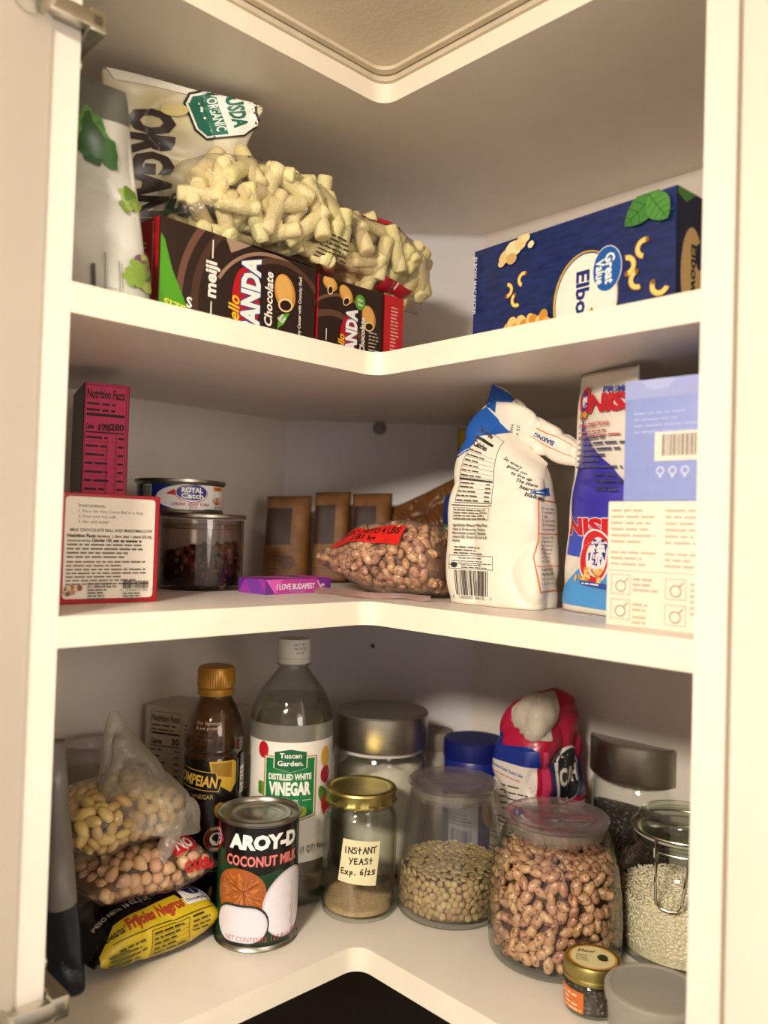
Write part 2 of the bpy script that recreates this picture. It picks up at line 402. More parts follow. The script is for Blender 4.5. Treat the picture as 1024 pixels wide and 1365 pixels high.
def carton(name, label, cat, P0, P1, depth, h, z, body, bevel=.0012, group=None, lidgap=True, rough=.45):
    """an upright box: P0, P1 = front bottom corners; returns the thing and its four face maps"""
    d = Vector(P1)-Vector(P0); L = d.length; t = thing(name, label, cat, (P0[0], P0[1], z), math.atan2(d.y, d.x), group)
    bm = bmesh.new(); add_box(bm, 0, L, 0, depth, 0, h, bevel)
    mesh_obj('box_body', bm, mat('card_'+body.strip('#')+str(int(rough*100)), body, rough, var=.02, vscale=120, bump=.05, bscale=500), t)
    maps = {'front': lambda u, v, o: V(u, -o, v), 'right': lambda u, v, o: V(L+o, u, v), 'left': lambda u, v, o: V(-o, depth-u, v), 'top': lambda u, v, o: V(u, v, h+o)}
    return t, L, maps
def nutrition(a, x0, y0, x1, y1, ink_='#1d1916', paper=None, head='Nutrition Facts', cal='170', rows=14, seed=1, frame=True, calw=.36):
    w, h = x1-x0, y1-y0
    if paper: a.rect(x0, y0, x1, y1, paper)
    if frame: a.frame(x0, y0, x1, y1, w*.012, ink_)
    m = w*.04; y = y1-h*.075; a.text(head, x0+m, y, h*.05, ink_, w=w-2*m, bold=.025)
    a.fine(x0+m, y-h*.012, x1-m, 2, h*.035, ink_, seed=seed); y -= h*.105
    a.rect(x0+m, y, x1-m, y+h*.016, ink_); y -= h*.075
    a.text('Calories', x0+m, y, h*.03 if calw < .3 else h*.038, ink_, w=w*calw, bold=.03); a.text(cal, x1-m, y, h*.036 if calw < .3 else h*.05, ink_, align='r', bold=.035); y -= h*.022
    a.rect(x0+m, y, x1-m, y+h*.008, ink_)
    lh = (y-y0-h*.03)/rows
    for i in range(rows):
        yy = y-lh*i; a.fine(x0+m, yy-lh*.1, x0+w*.62, 1, lh*.7, ink_, seed=seed+i); a.fine(x1-m-w*.14, yy-lh*.1, x1-m, 1, lh*.7, ink_, seed=seed+i+50, ragged=False); a.rect(x0+m, yy-lh, x1-m, yy-lh+w*.004, ink_)
    return a

# ------------------------------------------------------------------ loose fill (beans and the like)
def bean_mesh(name, l, w, t, bend=.0, material=None, sub=2, rough=0.0, seed=0):
    bm = bmesh.new(); bmesh.ops.create_icosphere(bm, subdivisions=sub, radius=1)
    for v in bm.verts:
        x, y, z = v.co
        if rough: k = 1+rough*noise.noise(v.co*1.3+V(seed*7, seed, 0)); x, y, z = x*k, y*k, z*k
        y2 = y*w/2-bend*w*(1-x*x); v.co = (x*l/2, y2, z*t/2)
    me = bpy.data.meshes.new(name); bm.to_mesh(me); bm.free(); me.materials.append(material); me.polygons.foreach_set('use_smooth', [True]*len(me.polygons)); return me
def scatter(cands, dmin, nmax):
    """keep candidate points (pos, normal) that stay dmin apart"""
    g = {}; out = []
    for p, n in cands:
        k = (int(p.x//dmin), int(p.y//dmin), int(p.z//dmin)); ok = True
        for a in (-1, 0, 1):
            for b in (-1, 0, 1):
                for c in (-1, 0, 1):
                    for q in g.get((k[0]+a, k[1]+b, k[2]+c), ()):
                        if (q-p).length_squared < dmin*dmin: ok = False; break
                    if not ok: break
                if not ok: break
            if not ok: break
        if ok:
            g.setdefault(k, []).append(p); out.append((p, n))
            if len(out) >= nmax: break
    return out
def lie(p, n, R, tilt=.5, scale=None):
    """matrix for a piece at p lying against a wall with outward normal n"""
    z = (n+V(R.gauss(0, tilt), R.gauss(0, tilt), R.gauss(0, tilt))).normalized(); h = V(R.gauss(0, 1), R.gauss(0, 1), R.gauss(0, 1)); x = h.cross(z).normalized(); y = z.cross(x)
    s = scale or R.uniform(.88, 1.1); M = Matrix((x, y, z)).transposed().to_4x4(); return Matrix.Translation(p) @ M @ Matrix.Scale(s, 4)
def pour(name, label, cat, group, pts, meshes, R, tilt=.5, stuff_parent_label=None, limit=300, loc=None):
    """the nearest pieces become objects of their own, the rest one heap"""
    pts = sorted(pts, key=lambda a: (a[0]-CAM).length)
    for p, n in pts[:limit]:
        o = bpy.data.objects.new(name, R.choice(meshes)); COL.objects.link(o); o.matrix_world = lie(p, n, R, tilt); tag(o, label, cat, group)
    rest = pts[limit:]
    if rest:
        vs = []; fs = []; base = meshes[0]; bv = [v.co.copy() for v in base.vertices]; bf = [tuple(p.vertices) for p in base.polygons]
        for p, n in rest: M = lie(p, n, R, tilt); k = len(vs); vs += [tuple(M @ v) for v in bv]; fs += [tuple(i+k for i in f) for f in bf]
        me = bpy.data.meshes.new(name+'_heap'); me.from_pydata(vs, [], fs); me.materials.append(base.materials[0]); me.polygons.foreach_set('use_smooth', [True]*len(me.polygons))
        tag(link(bpy.data.objects.new(name+'_heap', me)), stuff_parent_label or label, cat, None, 'stuff')
def round_fill(cx, cy, z0, ztop, Rf, inset, R, n=6000, mound=.0):
    """random points just inside the wall and on top of the fill of a round jar"""
    c = []
    for _ in range(n):
        a = R.uniform(0, 2*math.pi)
        if R.random() < .72:
            z = R.uniform(z0+inset, ztop); r = Rf(z-z0)-inset; c.append((V(cx+r*math.cos(a), cy+r*math.sin(a), z), V(math.cos(a), math.sin(a), 0)))
        else:
            r = (Rf(ztop-z0)-inset)*math.sqrt(R.random()); c.append((V(cx+r*math.cos(a), cy+r*math.sin(a), ztop+mound*(1-(r/Rf(ztop-z0))**2)+R.uniform(-.001, .001)), V(0, 0, 1)))
    return c

# ================================================================== the cupboard
Q = 2**-.5
TH = .021
ZA, ZB, ZC, ZD = ZO+.1625, ZO-.0631, ZO-.3703, ZO+.3908      # tops of the two shelves and the bottom, underside of the top
WING, HALF, BACKY = .3134, .1256, .3176                         # wing depth, half width and place of the corner panel
LE, RE = .2827, .3045                                           # length of the two front edges up to the side panels
dL, dR = V(-Q, -Q), V(Q, -Q); nL, nR = V(-Q, Q), V(Q, Q)        # edge directions and their inward normals
white = mat('white_melamine', '#e9e2d8', .38, var=.015, vscale=30, bump=.03, bscale=900)
edge_m = mat('cream_edge_band', '#ece3d2', .42, var=.02, vscale=25)
inner_m = mat('white_melamine_inside', '#e3dad2', .42, var=.02, vscale=18, bump=.03, bscale=700)
door_m = mat('white_door_laminate', '#eee6da', .4, var=.012, vscale=12)
def outline(off=0.0, fil=.016, fn=8):
    """plan of a shelf: left end, rounded inner corner, right end, back; off moves the front edge inwards"""
    c = V(0, off/Q); a = fil; pts = [dL*LE+nL*off, ]
    # fillet (the material lies behind the corner, so the corner is rounded towards the viewer)
    r = a; k0 = c+dL*r; k1 = c+dR*r; cen = c+V(0, -r/Q)
    for i in range(fn+1):
        ang = math.radians(135-90*i/fn); pts.append(cen+V(r*math.cos(ang), r*math.sin(ang)))
    pts += [dR*RE+nR*off, dR*RE+nR*WING, V(HALF, BACKY), V(-HALF, BACKY), dL*LE+nL*WING]
    return pts
def slab(pts, z0, z1):
    bm = bmesh.new(); lo = [bm.verts.new((p.x, p.y, z0)) for p in pts]; hi = [bm.verts.new((p.x, p.y, z1)) for p in pts]
    n = len(pts)
    t = tessellate_polygon([[Vector((p.x, p.y, 0)) for p in pts]])
    for a, b, c in t:
        bm.faces.new((lo[a], lo[b], lo[c])); bm.faces.new((hi[a], hi[c], hi[b]))
    for i in range(n): j = (i+1) % n; bm.faces.new((lo[i], lo[j], hi[j], hi[i]))
    bmesh.ops.recalc_face_normals(bm, faces=bm.faces[:]); return bm
def edge_strip(z0, z1, th=.0012, fil=.016, fn=8):
    o = outline(0, fil, fn)[:fn+3]; i = outline(th, fil, fn)[:fn+3]; o[0] = dL*LE; o[-1] = dR*RE
    return slab(o+i[::-1], z0, z1)
cab = thing('corner_cupboard', 'white melamine corner cupboard with open doors around the food shelves', 'cupboard', (0, 0, ZC-TH))
O = V(0, 0, -(ZC-TH))                                            # world -> cupboard
def cpart(name, bm, m, smooth=True, angle=30): bmesh.ops.translate(bm, vec=O, verts=bm.verts); return mesh_obj(name, bm, m, cab, smooth, angle)
cpart('bottom_panel', slab(outline(.0013), ZC-TH, ZC), white); cpart('edge_band', edge_strip(ZC-TH, ZC), edge_m)
cpart('top_panel', slab(outline(.0013), ZD, ZD+TH), white); cpart('edge_band', edge_strip(ZD, ZD+TH), edge_m)
def wallpanel(a, b, th, z0, z1, out):
    return slab([a, b, b+out*th, a+out*th], z0, z1)
Ltop, Rtop = dL*LE+nL*WING, dR*RE+nR*WING
cpart('back_panel', wallpanel(V(-HALF, BACKY), Ltop, .012, ZC, ZD, nL), inner_m)
cpart('back_panel', wallpanel(V(HALF, BACKY), Rtop, .012, ZC, ZD, nR), inner_m)
cpart('corner_panel', wallpanel(V(-HALF, BACKY), V(HALF, BACKY), .012, ZC, ZD, V(0, 1)), mat('cool_white_corner_panel', '#dcd8dc', .45, var=.02, vscale=20))
cpart('side_panel', slab([dL*LE, dL*(LE+TH), dL*(LE+TH)+nL*(WING+.012), dL*LE+nL*(WING+.012)], ZC-TH, ZD+TH), white)
cpart('side_panel', slab([dR*RE, dR*(RE+TH), dR*(RE+TH)+nR*(WING+.012), dR*RE+nR*(WING+.012)], ZC-TH, ZD+TH), white)
dark_hole = mat('dark_drill_hole', '#4a4038', .8)
for z in (ZB+.105, ZB+.073, ZB-.055, ZB-.085):                   # pin holes in the corner panel
    cpart('pin_hole', lathe_bm([(0, 0), (.0026, 0), (.0026, .0012), (.0018, .0012), (.0018, .0004), (0, .0004)], 16, M=Matrix.Translation(V(-.004, BACKY-.0003, z)) @ Matrix.Rotation(math.pi/2, 4, 'X')), dark_hole)
clip = lathe_bm([(0, 0), (.0085, 0), (.0085, .003), (.004, .006), (0, .006)], 24, M=Matrix.Translation(V(-.004, BACKY, ZA-TH-.007)) @ Matrix.Rotation(math.pi/2, 4, 'X'))
add_box(clip, -.009, .001, BACKY-.014, BACKY, ZA-TH-.003, ZA-TH, .0008)
cpart('shelf_pin', clip, clear_mat('clear_plastic_pin', '#e8e6ea', '#a0a0a8', haze=.25))
for z, nm in ((ZA, 'upper white shelf with a cream rounded edge, under the blue pasta box'), (ZB, 'middle white shelf with a cream rounded edge, under the flour bag and tuna')):
    s = thing('cupboard_shelf', nm, 'shelf', (0, 0, z-TH))
    b = slab(outline(.0013), z-TH, z); bmesh.ops.translate(b, vec=V(0, 0, TH-z), verts=b.verts); mesh_obj('shelf_board', b, inner_m, s, True, 30)
    b = edge_strip(z-TH, z); bmesh.ops.translate(b, vec=V(0, 0, TH-z), verts=b.verts); mesh_obj('edge_band', b, edge_m, s, True, 30)
# doors, opened; their inner faces are what we see
def door(E, D, w, side, name='cupboard_door'):
    n = V(-D.y, D.x)*side; a = E; bm = slab([a, a+D*w, a+D*w+n*.019, a+n*.019], ZC-.012, ZD+.012)
    bmesh.ops.bevel(bm, geom=[e for e in bm.edges], offset=.0012, segments=2, affect='EDGES'); return cpart(name, bm, door_m)
EL = dL*(LE+TH*.95)-nL*.002; ER = dR*(RE+TH*1.0)-nR*.002
DL = V(-.22, -.97).normalized(); DR = V(.42, -.90).normalized()
d1 = door(EL, DL, .27, -1); d1b = door(ER+DR*.004, DR, .27, 1)
steel = mat('hinge_steel', '#cfc8ba', .28, metal=1.0, var=.05, vscale=60)
def hinge(zc, flip):
    """concealed cup hinge: cup in the door, arm over the panel edge, plate on the inside of the panel"""
    bm = bmesh.new(); e = dL*LE; M = Matrix(((dL.x, nL.x, 0, e.x), (dL.y, nL.y, 0, e.y), (0, 0, 1, zc), (0, 0, 0, 1)))   # x: outwards along the edge, y: into the cupboard
    add_box(bm, -.012, .030, -.012, -.003, -.006, .006, .0025, M)          # arm crossing the panel edge
    add_box(bm, -.013, -.001, -.012, .055, -.0075, .0075, .002, M)         # arm along the inside
    add_box(bm, -.0045, -.0005, .012, .050, -.026, .026, .001, M)          # mounting plate
    add_box(bm, .028, .034, -.030, -.004, -.011, .011, .0015, M)           # knuckle
    for y, z in ((.018, .019), (.018, -.019), (.042, 0)):
        lathe_bm([(0, 0), (.0042, 0), (.0042, .0025), (.003, .0034), (0, .0034)], 14, bm, M @ Matrix.Translation(V(-.0045 if z else -.013, y, z)) @ Matrix.Rotation(-math.pi/2, 4, 'Y'))
    o = bmesh.new(); bm.to_mesh(tm := bpy.data.meshes.new('tmp')); o.from_mesh(tm); bm.free(); bpy.data.meshes.remove(tm)
    dn = V(-DL.y, DL.x); R = Matrix(((DL.x, 0, -dn.x, 0), (DL.y, 0, -dn.y, 0), (0, 1, 0, 0), (0, 0, 0, 1)))
    p = EL+DL*.030; lathe_bm([(0, .0004), (.0155, .0004), (.0175, .001), (.019, .001), (.019, -.001)], 28, o, Matrix.Translation(V(p.x, p.y, zc)) @ R)
    bmesh.ops.translate(o, vec=O, verts=o.verts); mesh_obj('hinge', o, steel, d1)
hinge(ZO+.338, 1); hinge(ZO-.318, 1)

# ------------------------------------------------------------------ the room around it
def struct(name, bm, m): o = mesh_obj(name, bm, m, None, False); o['kind'] = 'structure'; return o
plaster = mat('painted_plaster', '#ddd2bc', .8, var=.03, vscale=14, bump=.22, bscale=220)
def plane_bm(pts):
    bm = bmesh.new(); bm.faces.new([bm.verts.new(p) for p in pts]); return bm
bm = bmesh.new(); add_box(bm, -1.6, 1.6, -2.6, .7, ZD+TH+.004, ZD+TH+.03); struct('ceiling', bm, plaster)
tr = outline(-.0035)[:11]; tr[0] = dL*LE-nL*.0035; tr2 = outline(.0005)[:11]; struct('trim_1', slab(tr+tr2[::-1], ZD+TH-.0035, ZD+TH+.004), mat('trim_paint', '#d3c6ae', .6))
tr = outline(-.011)[:11]; tr[0] = dL*LE-nL*.011; tr2 = outline(-.0055)[:11]; struct('trim_2', slab(tr+tr2[::-1], ZD+TH+.0008, ZD+TH+.0042), mat('trim_paint', '#d3c6ae', .6))
wl = [V(0, .62), V(-1.3, -.68)]; struct('wall_left', slab([wl[0], wl[1], wl[1]+nL*.02, wl[0]+nL*.02], .0, ZD+TH+.004), plaster)
wr = [V(0, .62), V(1.3, -.68)]; struct('wall_right', slab([wr[0], wr[1], wr[1]+nR*.02, wr[0]+nR*.02], .0, ZD+TH+.004), plaster)
bm = bmesh.new(); add_box(bm, -3, 3, -3.5, 1, -.02, 0); struct('floor', bm, mat('kitchen_floor', '#d6ccbc', .5))
ctr = thing('kitchen_counter', 'pale stone counter below the corner cupboard', 'counter', (0, 0, 0))
cnt = [V(0, .6), V(-.75, -.15), V(-.42, -.48), V(0, -.06), V(.42, -.48), V(.75, -.15)]
mesh_obj('countertop', slab(cnt, .88, .915), mat('pale_stone', '#d8d0c4', .3, var=.05, vscale=60), ctr, False)
base = [p*.96+V(0, .02) for p in cnt]; mesh_obj('base_cabinet', slab(base, 0, .88), mat('base_cabinet_paint', '#e4dccf', .5), ctr, False)
ap = thing('dark_block', 'dark navy glossy appliance standing below the cupboard notch', 'block', (0, .02, .915), math.pi/4)  # plain dark glossy block filling the view under the bottom panel
bm = bmesh.new(); add_box(bm, -.27, .15, -.27, .15, .012, .36, .02, None, 4)
mesh_obj('block_body', bm, mat('navy_gloss_block', '#05070e', .25, var=.05), ap)
bm = bmesh.new(); lathe_bm([(0, .365), (.011, .365), (.014, .3595), (0, .3595)], 24, bm, Matrix.Translation(V(-.09, -.07, 0))); mesh_obj('blue_glint', bm, mat('blue_glint_paint', '#1c3f86', .3), ap)  # small blue reflection, modelled as a coloured disc
for x in (-.24, .12):
    for y in (-.24, .12): mesh_obj('foot', lathe_bm([(0, 0), (.016, 0), (.016, .0125), (0, .0125)], 16, M=Matrix.Translation(V(x, y, 0))), mat('rubber_black', '#101010', .8), ap)

# ================================================================== materials of packages
film = clear_mat('clear_bag_film', '#fefdfc', '#d2cec6', refl=.6, base=.055, power=3.0, rough=.11, haze=.03, hazecol='#efe8dc', bump=1.0, bscale=55, hazeedge=.15)
film2 = clear_mat('cloudy_bag_film', '#f8f6f2', '#c4c0b8', refl=.5, base=.05, power=3.0, rough=.17, haze=.27, hazecol='#e6e0d6', bump=1.0, bscale=50, hazeedge=.25)
glass = clear_mat('jar_glass', '#fdfefd', '#c3cac0', refl=.8, base=.03, power=4.0, rough=.03)
glass_dull = clear_mat('dusty_jar_glass', '#fbfbf9', '#c0c2b8', refl=.8, base=.035, power=4.0, rough=.06, haze=.035, hazecol='#d8d4ca', hazeedge=.10)
smoke = clear_mat('smoky_jar_glass', '#f0ebea', '#a89c9a', refl=.85, base=.05, power=4.0, rough=.03)
petp = clear_mat('bottle_plastic', '#fdfdfb', '#d2d5cc', refl=.75, base=.045, power=3.0, rough=.06)
seal = clear_mat('clear_silicone_seal', '#f4f2ec', '#c4c0b6', refl=.4, base=.04, power=3, rough=.25, haze=.28, hazecol='#d6cfc2', hazeedge=.2)
lid_clear = clear_mat('clear_lid_plastic', '#f8f3f3', '#c6bcbe', refl=.8, base=.075, power=2.6, rough=.06, haze=.04, hazecol='#eee6e6', hazeedge=.20)
brushed = mat('brushed_steel_lid', '#b4aea2', .36, metal=1.0, var=.05, vscale=50, stretch=(1, 1, 12))
tin = mat('tin_can_metal', '#a9a59c', .32, metal=1.0, var=.05, vscale=80)
gold = mat('gold_lid_metal', '#b3a462', .4, metal=1.0, var=.08, vscale=60)

# ================================================================== upper shelf
# ---- dark brown biscuit carton and the small one beside it
def panda_words(a, x, y, k):
    """stacked biscuit logo, reading up the panel; x, y = centre, k = scale"""
    b = Art()
    b.ellipse(-.018*k, .004*k, .034*k, .017*k, '#b3121c', n=40)
    b.text('Hello', -.052*k, .012*k, .0125*k, '#f0c030', w=.036*k, bold=.02, shear=.2)
    for dx, dy in ((-.8, 0), (.8, 0), (0, .8), (0, -.8), (.6, .6), (-.6, -.6)): b.text('PANDA', -.05*k+dx*.001*k, -.012*k+dy*.001*k, .021*k, '#274f9e', w=.078*k, bold=.06)
    b.text('PANDA', -.05*k, -.012*k, .021*k, '#f4f0ea', w=.078*k, bold=.05)
    b.text('Chocolate', -.038*k, -.029*k, .0095*k, '#f4ece2', w=.056*k, bold=.03, shear=.15)
    b.rotated(0, 0, math.pi/2)
    for pts, tris, c, n, mt in b.items: a._add([(p[0]+x, p[1]+y) for p in pts], tris, c, mt)
def biscuit(a, x, y, k, rot=0):
    a.ellipse(x, y, .012*k, .0165*k, '#c98a3c', rot); a.ellipse(x-.001*k, y+.002*k, .0095*k, .0135*k, '#e0ad5e', rot); a.ellipse(x+.001*k, y-.011*k, .0085*k, .0062*k, '#f0d29a', rot); a.ellipse(x+.001*k, y-.0112*k, .0066*k, .0045*k, '#2a130c', rot)
P0, P1 = V(-.168, -.114), V(-.0585, .0085)
t, L, mp = carton('biscuit_carton', 'long dark brown chocolate biscuit carton with a green corner, red left end', 'carton', P0, P1, .085, .080, ZA, '#2a1a14', rough=.35)
a = Art(.35); a.rect(0, 0, L, .08, '#2b1a15')
a.arc(.12, .02, .098, .104, 100, 200, '#6b4a3c', 30); a.arc(.12, .02, .083, .09, 95, 190, '#4a3026', 30); a.arc(.115, .01, .066, .069, 60, 150, '#9a7a66', 24); a.poly([(.068, .068), (.088, .0795), (.062, .0795)], '#a58a78'); a.arc(.125, .02, .052, .057, 20, 130, '#553a2c', 24)
a.poly([(.001, .001), (.033, .001), (.024, .018), (.012, .040), (.0045, .062), (.001, .066)], '#4f9c22')
a.text('SIZE', .005, .010, .006, '#e9df54', w=.02, bold=.02, rot=-.15); a.text('S', .026, .013, .008, '#f1efe8', bold=.03)
a.text('meiji', .0535, .026, .0105, '#f2ece4', w=.030, bold=.035, rot=math.pi/2); a.line([(.0495, .059), (.0495, .073)], .0012, '#f2ece4'); a.line([(.0495, .008), (.0495, .022)], .0012, '#f2ece4')
panda_words(a, .0880, .0465, .86)
biscuit(a, .1270, .048, 1.0, .25); a.poly([(.119, .014), (.127, .020), (.133, .031), (.124, .028), (.120, .022)], '#5aa02c'); a.text('Bite', .1215, .0215, .0032, '#f5f3e8', bold=.02, rot=.9); a.text('Size', .1245, .0195, .0032, '#f5f3e8', bold=.02, rot=.9)
a.text('Creamy Center with Crunchy Shell', .1460, .004, .0034, '#efe6da', w=.062, bold=.02, rot=math.pi/2, shear=.1)
a.arc(.15, .03, .02, .024, -60, 60, '#4a2f24', 20)
a.clip(.0005, L-.0005, .0005, .0795).lay('front_print', mp['front'], t)
a = Art(.35); a.rect(.0005, .0005, .0845, .0795, '#a01420'); a.ellipse(.06, .03, .012, .014, '#5d1414'); a.frame(.075, .003, .0765, .077, .0005, '#d8b0a8'); a.fine(.02, .068, .078, 3, .004, '#e8cfc8', 3); a.lay('end_print', mp['left'], t)
bm = bmesh.new(); add_box(bm, L*.55, L*.98, -.001, .03, .0802, .0815, .0003); mesh_obj('lid_flap', bm, mat('card_dark', '#241611', .4), t)
P2, P3 = V(-.0565, .0115), V(.0225, .0895)
t, L, mp = carton('biscuit_box', 'small brown and red chocolate biscuit box right of the long carton', 'box', P2, P3, .07, .076, ZA, '#b01522', rough=.35)
a = Art(.35); a.rect(0, 0, L-.027, .076, '#2b1a15'); a.arc(.02, .0, .04, .046, 30, 140, '#5d4030', 24); a.arc(.03, .01, .05, .053, 60, 170, '#6e5040', 24)
biscuit(a, .014, .070, .55, 1.2); biscuit(a, .034, .064, .6, .8); biscuit(a, .064, .047, .75, .3); a.ellipse(.052, .060, .0065, .0075, '#5aa02c'); a.text('Bite', .052, .061, .0028, '#f5f3e8', align='c', bold=.02); a.text('Size', .052, .0565, .0028, '#f5f3e8', align='c', bold=.02)
panda_words(a, .0405, .0345, .62); a.text('meiji', .0125, -.006, .0068, '#f2ece4', w=.02, bold=.035, rot=math.pi/2); a.line([(.0102, .016), (.0102, .026)], .001, '#f2ece4'); a.fine(.064, .035, .079, 7, .0034, '#cdbfae', 4)
a.rect(L-.027, 0, L, .076, '#c0141f'); a.fine(L-.018, .066, L-.006, 16, .0035, '#ecb9b2', 5)
a.clip(.0005, L-.0005, .0005, .0755).lay('front_print', mp['front'], t)

# ---- clear bag of pale puffed sticks on top of the carton
R = random.Random(11)
e0, e1 = V(-.188, -.055, ZA+.086), V(.038, .150, ZA+.080)
ax = (e1-e0); LB = ax.length; axn = ax.normalized(); perp = V(-axn.y, axn.x, 0).normalized()
MB = Matrix(((perp.x, 0, axn.x, e0.x), (perp.y, 0, axn.y, e0.y), (0, 1, 0, e0.z), (0, 0, 0, 1)))     # local x: to the back, y: up, z: along the bag
MB = MB @ Matrix.Rotation(-math.pi/2, 4, 'Z')                                       # local front (-y) looks to the viewer
puff_bag = LoftBag([(q[0], -q[1])+q[2:] for q in [(0, .030, 0, 0, .05, .03, 2.6, 0), (.06, .034, 0, .02, .072, .078, 2.6, 0), (.2, .040, 0, .055, .084, .098, 2.8, 0), (.45, .041, 0, .13, .086, .104, 2.8, 0), (.62, .036, 0, .18, .074, .098, 2.6, 0), (.8, .030, 0, .24, .078, .096, 2.8, 0), (.95, .026, 0, .285, .062, .08, 2.5, 0), (1, .022, 0, .305, .06, .02, 2.2, 0)]], amp=.004, freq=26, seed=3, M=MB, crease=.004)
t = thing('puffed_snack_bag', 'clear plastic bag of pale puffed sticks lying on the biscuit cartons', 'bag', tuple(e0))
TI = t.location.copy()
bm = puff_bag.bm(96, 60); bmesh.ops.translate(bm, vec=-TI, verts=bm.verts); mesh_obj('bag_film', bm, film, t, True, 180)
w0 = lambda B, u0=0.0, H=None, vref=.4, T=None: (lambda f: (lambda u, v, off: f(u, v, off)-T))(B.wrap(H, vref, u0))
LP = puff_bag.perim(.4)
f_ = lambda u, v, off: puff_bag.P(u/LP, v/.305, off)-TI
a = Art(.4, lift=6e-4); a.poly([(-.062, .200), (-.036, .212), (-.032, .238), (-.046, .264), (-.060, .258)], '#c0152a'); a.lay('red_print', f_, t, .003, .003)
a = Art(.4, lift=6e-4); a.poly([(.030, .228), (.046, .224), (.050, .262), (.036, .270)], '#b0182c'); a.fine(.032, .25, .046, 2, .005, '#e8c0b8'); a.lay('lower_red_print', f_, t, .003, .003)
a = Art(.4, lift=6e-4); a.fine(.145, -.012, .185, 7, .0042, '#3b352a', 2); a.rotated(0, 0, math.pi/2).lay('small_print', f_, t, .003, .003)
a = Art(.4, lift=6e-4); a.text('Puffs', .070, .038, .007, '#3a3428', shear=.3); a.rotated(0, 0, math.pi/2).lay('lettering', f_, t, .003, .003)
pm = mat('puffed_corn', '#e2d6a6', .85, color2='#d4c68e', vscale=90, bump=.7, bscale=300, objvar=.05)
def stick(seed, l, r):
    rr = random.Random(seed); bm = bmesh.new(); n = 8; b = rr.uniform(-.0015, .0015); prof = [(0, .001)]+[(i/n, 1) for i in range(n+1)]+[(1, .001)]
    pts = [V(0, 0, 0), V(0, 0, .0004)]; rad = [r*.62, r*.86]
    for i in range(n+1): k = i/n; pts.append(V(b*4*k*(1-k), 0, .0016+(l-.0032)*k)); rad.append(r*(1+.025*math.sin(i*2.1+seed)))
    pts += [V(0, 0, l-.0004), V(0, 0, l)]; rad += [r*.86, r*.62]
    tube_bm([p-V(0, 0, l/2) for p in pts], rad, 12, bm)
    me = bpy.data.meshes.new('puffed_stick'); bm.to_mesh(me); bm.free(); me.materials.append(pm); me.polygons.foreach_set('use_smooth', [True]*len(me.polygons)); return me
sticks = [stick(i, .039+.004*(i % 4), .0071+.0004*(i % 3)) for i in range(8)]
cand = []
for _ in range(9000):
    v = R.uniform(.06, .96); s = R.uniform(-.5, .5); d = R.choice((.0085, .0085, .0085, .020, .020)); p = puff_bag.P(s, v); c = puff_bag.P(s, v, -d); cand.append((c, puff_bag.N(s, v)))
k = 0
for c, n in scatter(cand, .0158, 190):
    o = bpy.data.objects.new('puffed_stick', sticks[k % 8]); k += 1; COL.objects.link(o)
    h = V(R.gauss(0, .7), R.gauss(0, .7), R.gauss(0, 1)); zax = (h-h.dot(n)*n+n*R.gauss(0, .10)).normalized(); x = n.cross(zax).normalized(); y = zax.cross(x)
    o.matrix_world = Matrix.Translation(c) @ Matrix((x, y, zax)).transposed().to_4x4(); tag(o, 'pale puffed corn stick inside the clear bag on the biscuit cartons', 'snack', 'puffed sticks in the clear bag')

# ---- salad bags at the left end
def px(x, y, k):
    """a point of the cupboard at depth k along the line of sight used when surveying the photograph"""
    return CAM+k*(fwd+(x-512)/1085.5*rt-(y-682.5)/1085.5*up)
cb = PatchBag(px(138, 415, .72), px(240, 400, .76), px(352, 142, .735), px(132, 88, .665), .022, amp=.010, freq=17, seed=2, crease=.006, cfreq=16, pu=2.5, pv=2.5)
t = thing('salad_bag', 'cream salad bag with a green badge, slumped behind the carton', 'bag', tuple(px(190, 410, .74)))
TI = t.location.copy(); bm = cb.bm(); bmesh.ops.translate(bm, vec=-TI, verts=bm.verts)
mesh_obj('bag_film', bm, mat('cream_salad_film', '#d9d2bf', .3, color2='#cbc08f', vscale=22, bump=.4, bscale=40), t, True, 180)
f_ = lambda u, v, off: cb.P(u/cb.W, v/cb.H, off)-TI
a = Art(.3, lift=9e-4, eps=1.3e-4); W_, H_ = cb.W, cb.H
a.poly([(.07*W_, .955*H_), (.92*W_, .985*H_), (.97*W_, .995*H_), (.03*W_, .995*H_)], '#eeeae2')
a.text('ORGANIC', .165*W_, .87*H_, .028, '#33292a', w=.112, bold=.06, rot=-math.pi/2+.06)
b = Art(); b.poly([(-.021, .012), (-.015, .019), (.012, .020), (.024, .010), (.024, -.012), (.012, -.020), (-.015, -.019), (-.021, -.010)], '#262c28'); b.poly([(-.0195, .011), (-.0145, .0175), (.0115, .0185), (.0225, .0092), (.0225, -.0112), (.0115, -.0185), (-.0145, -.0175), (-.0195, -.009)], '#f0eee6'); b.poly([(-.018, .010), (-.0135, .016), (.001, .0165), (.001, -.0165), (-.0135, -.016), (-.018, -.009)], '#1f6a58')
b.text('ORGANIC', -.0052, .0135, .0058, '#eef2ea', w=.027, rot=-math.pi/2, bold=.02); b.text('USDA', .0062, .0125, .0095, '#1f6a58', w=.025, rot=-math.pi/2, bold=.04); b.line([(-.008, -.015), (-.008, .015)], .0006, '#0f4a3c')
b.rotated(0, 0, .42)
for pts, tris, c, n, mt in b.items: a._add([(p[0]*1.12+.74*W_, p[1]*1.08+.915*H_) for p in pts], tris, c, mt)
a.poly([(.46*W_, .40*H_), (.80*W_, .54*H_), (.86*W_, .62*H_), (.74*W_, .60*H_), (.50*W_, .53*H_)], '#14463a'); a.text('Tri-Color', .52*W_, .465*H_, .010, '#e4ead8', rot=.28, bold=.03, shear=.2)
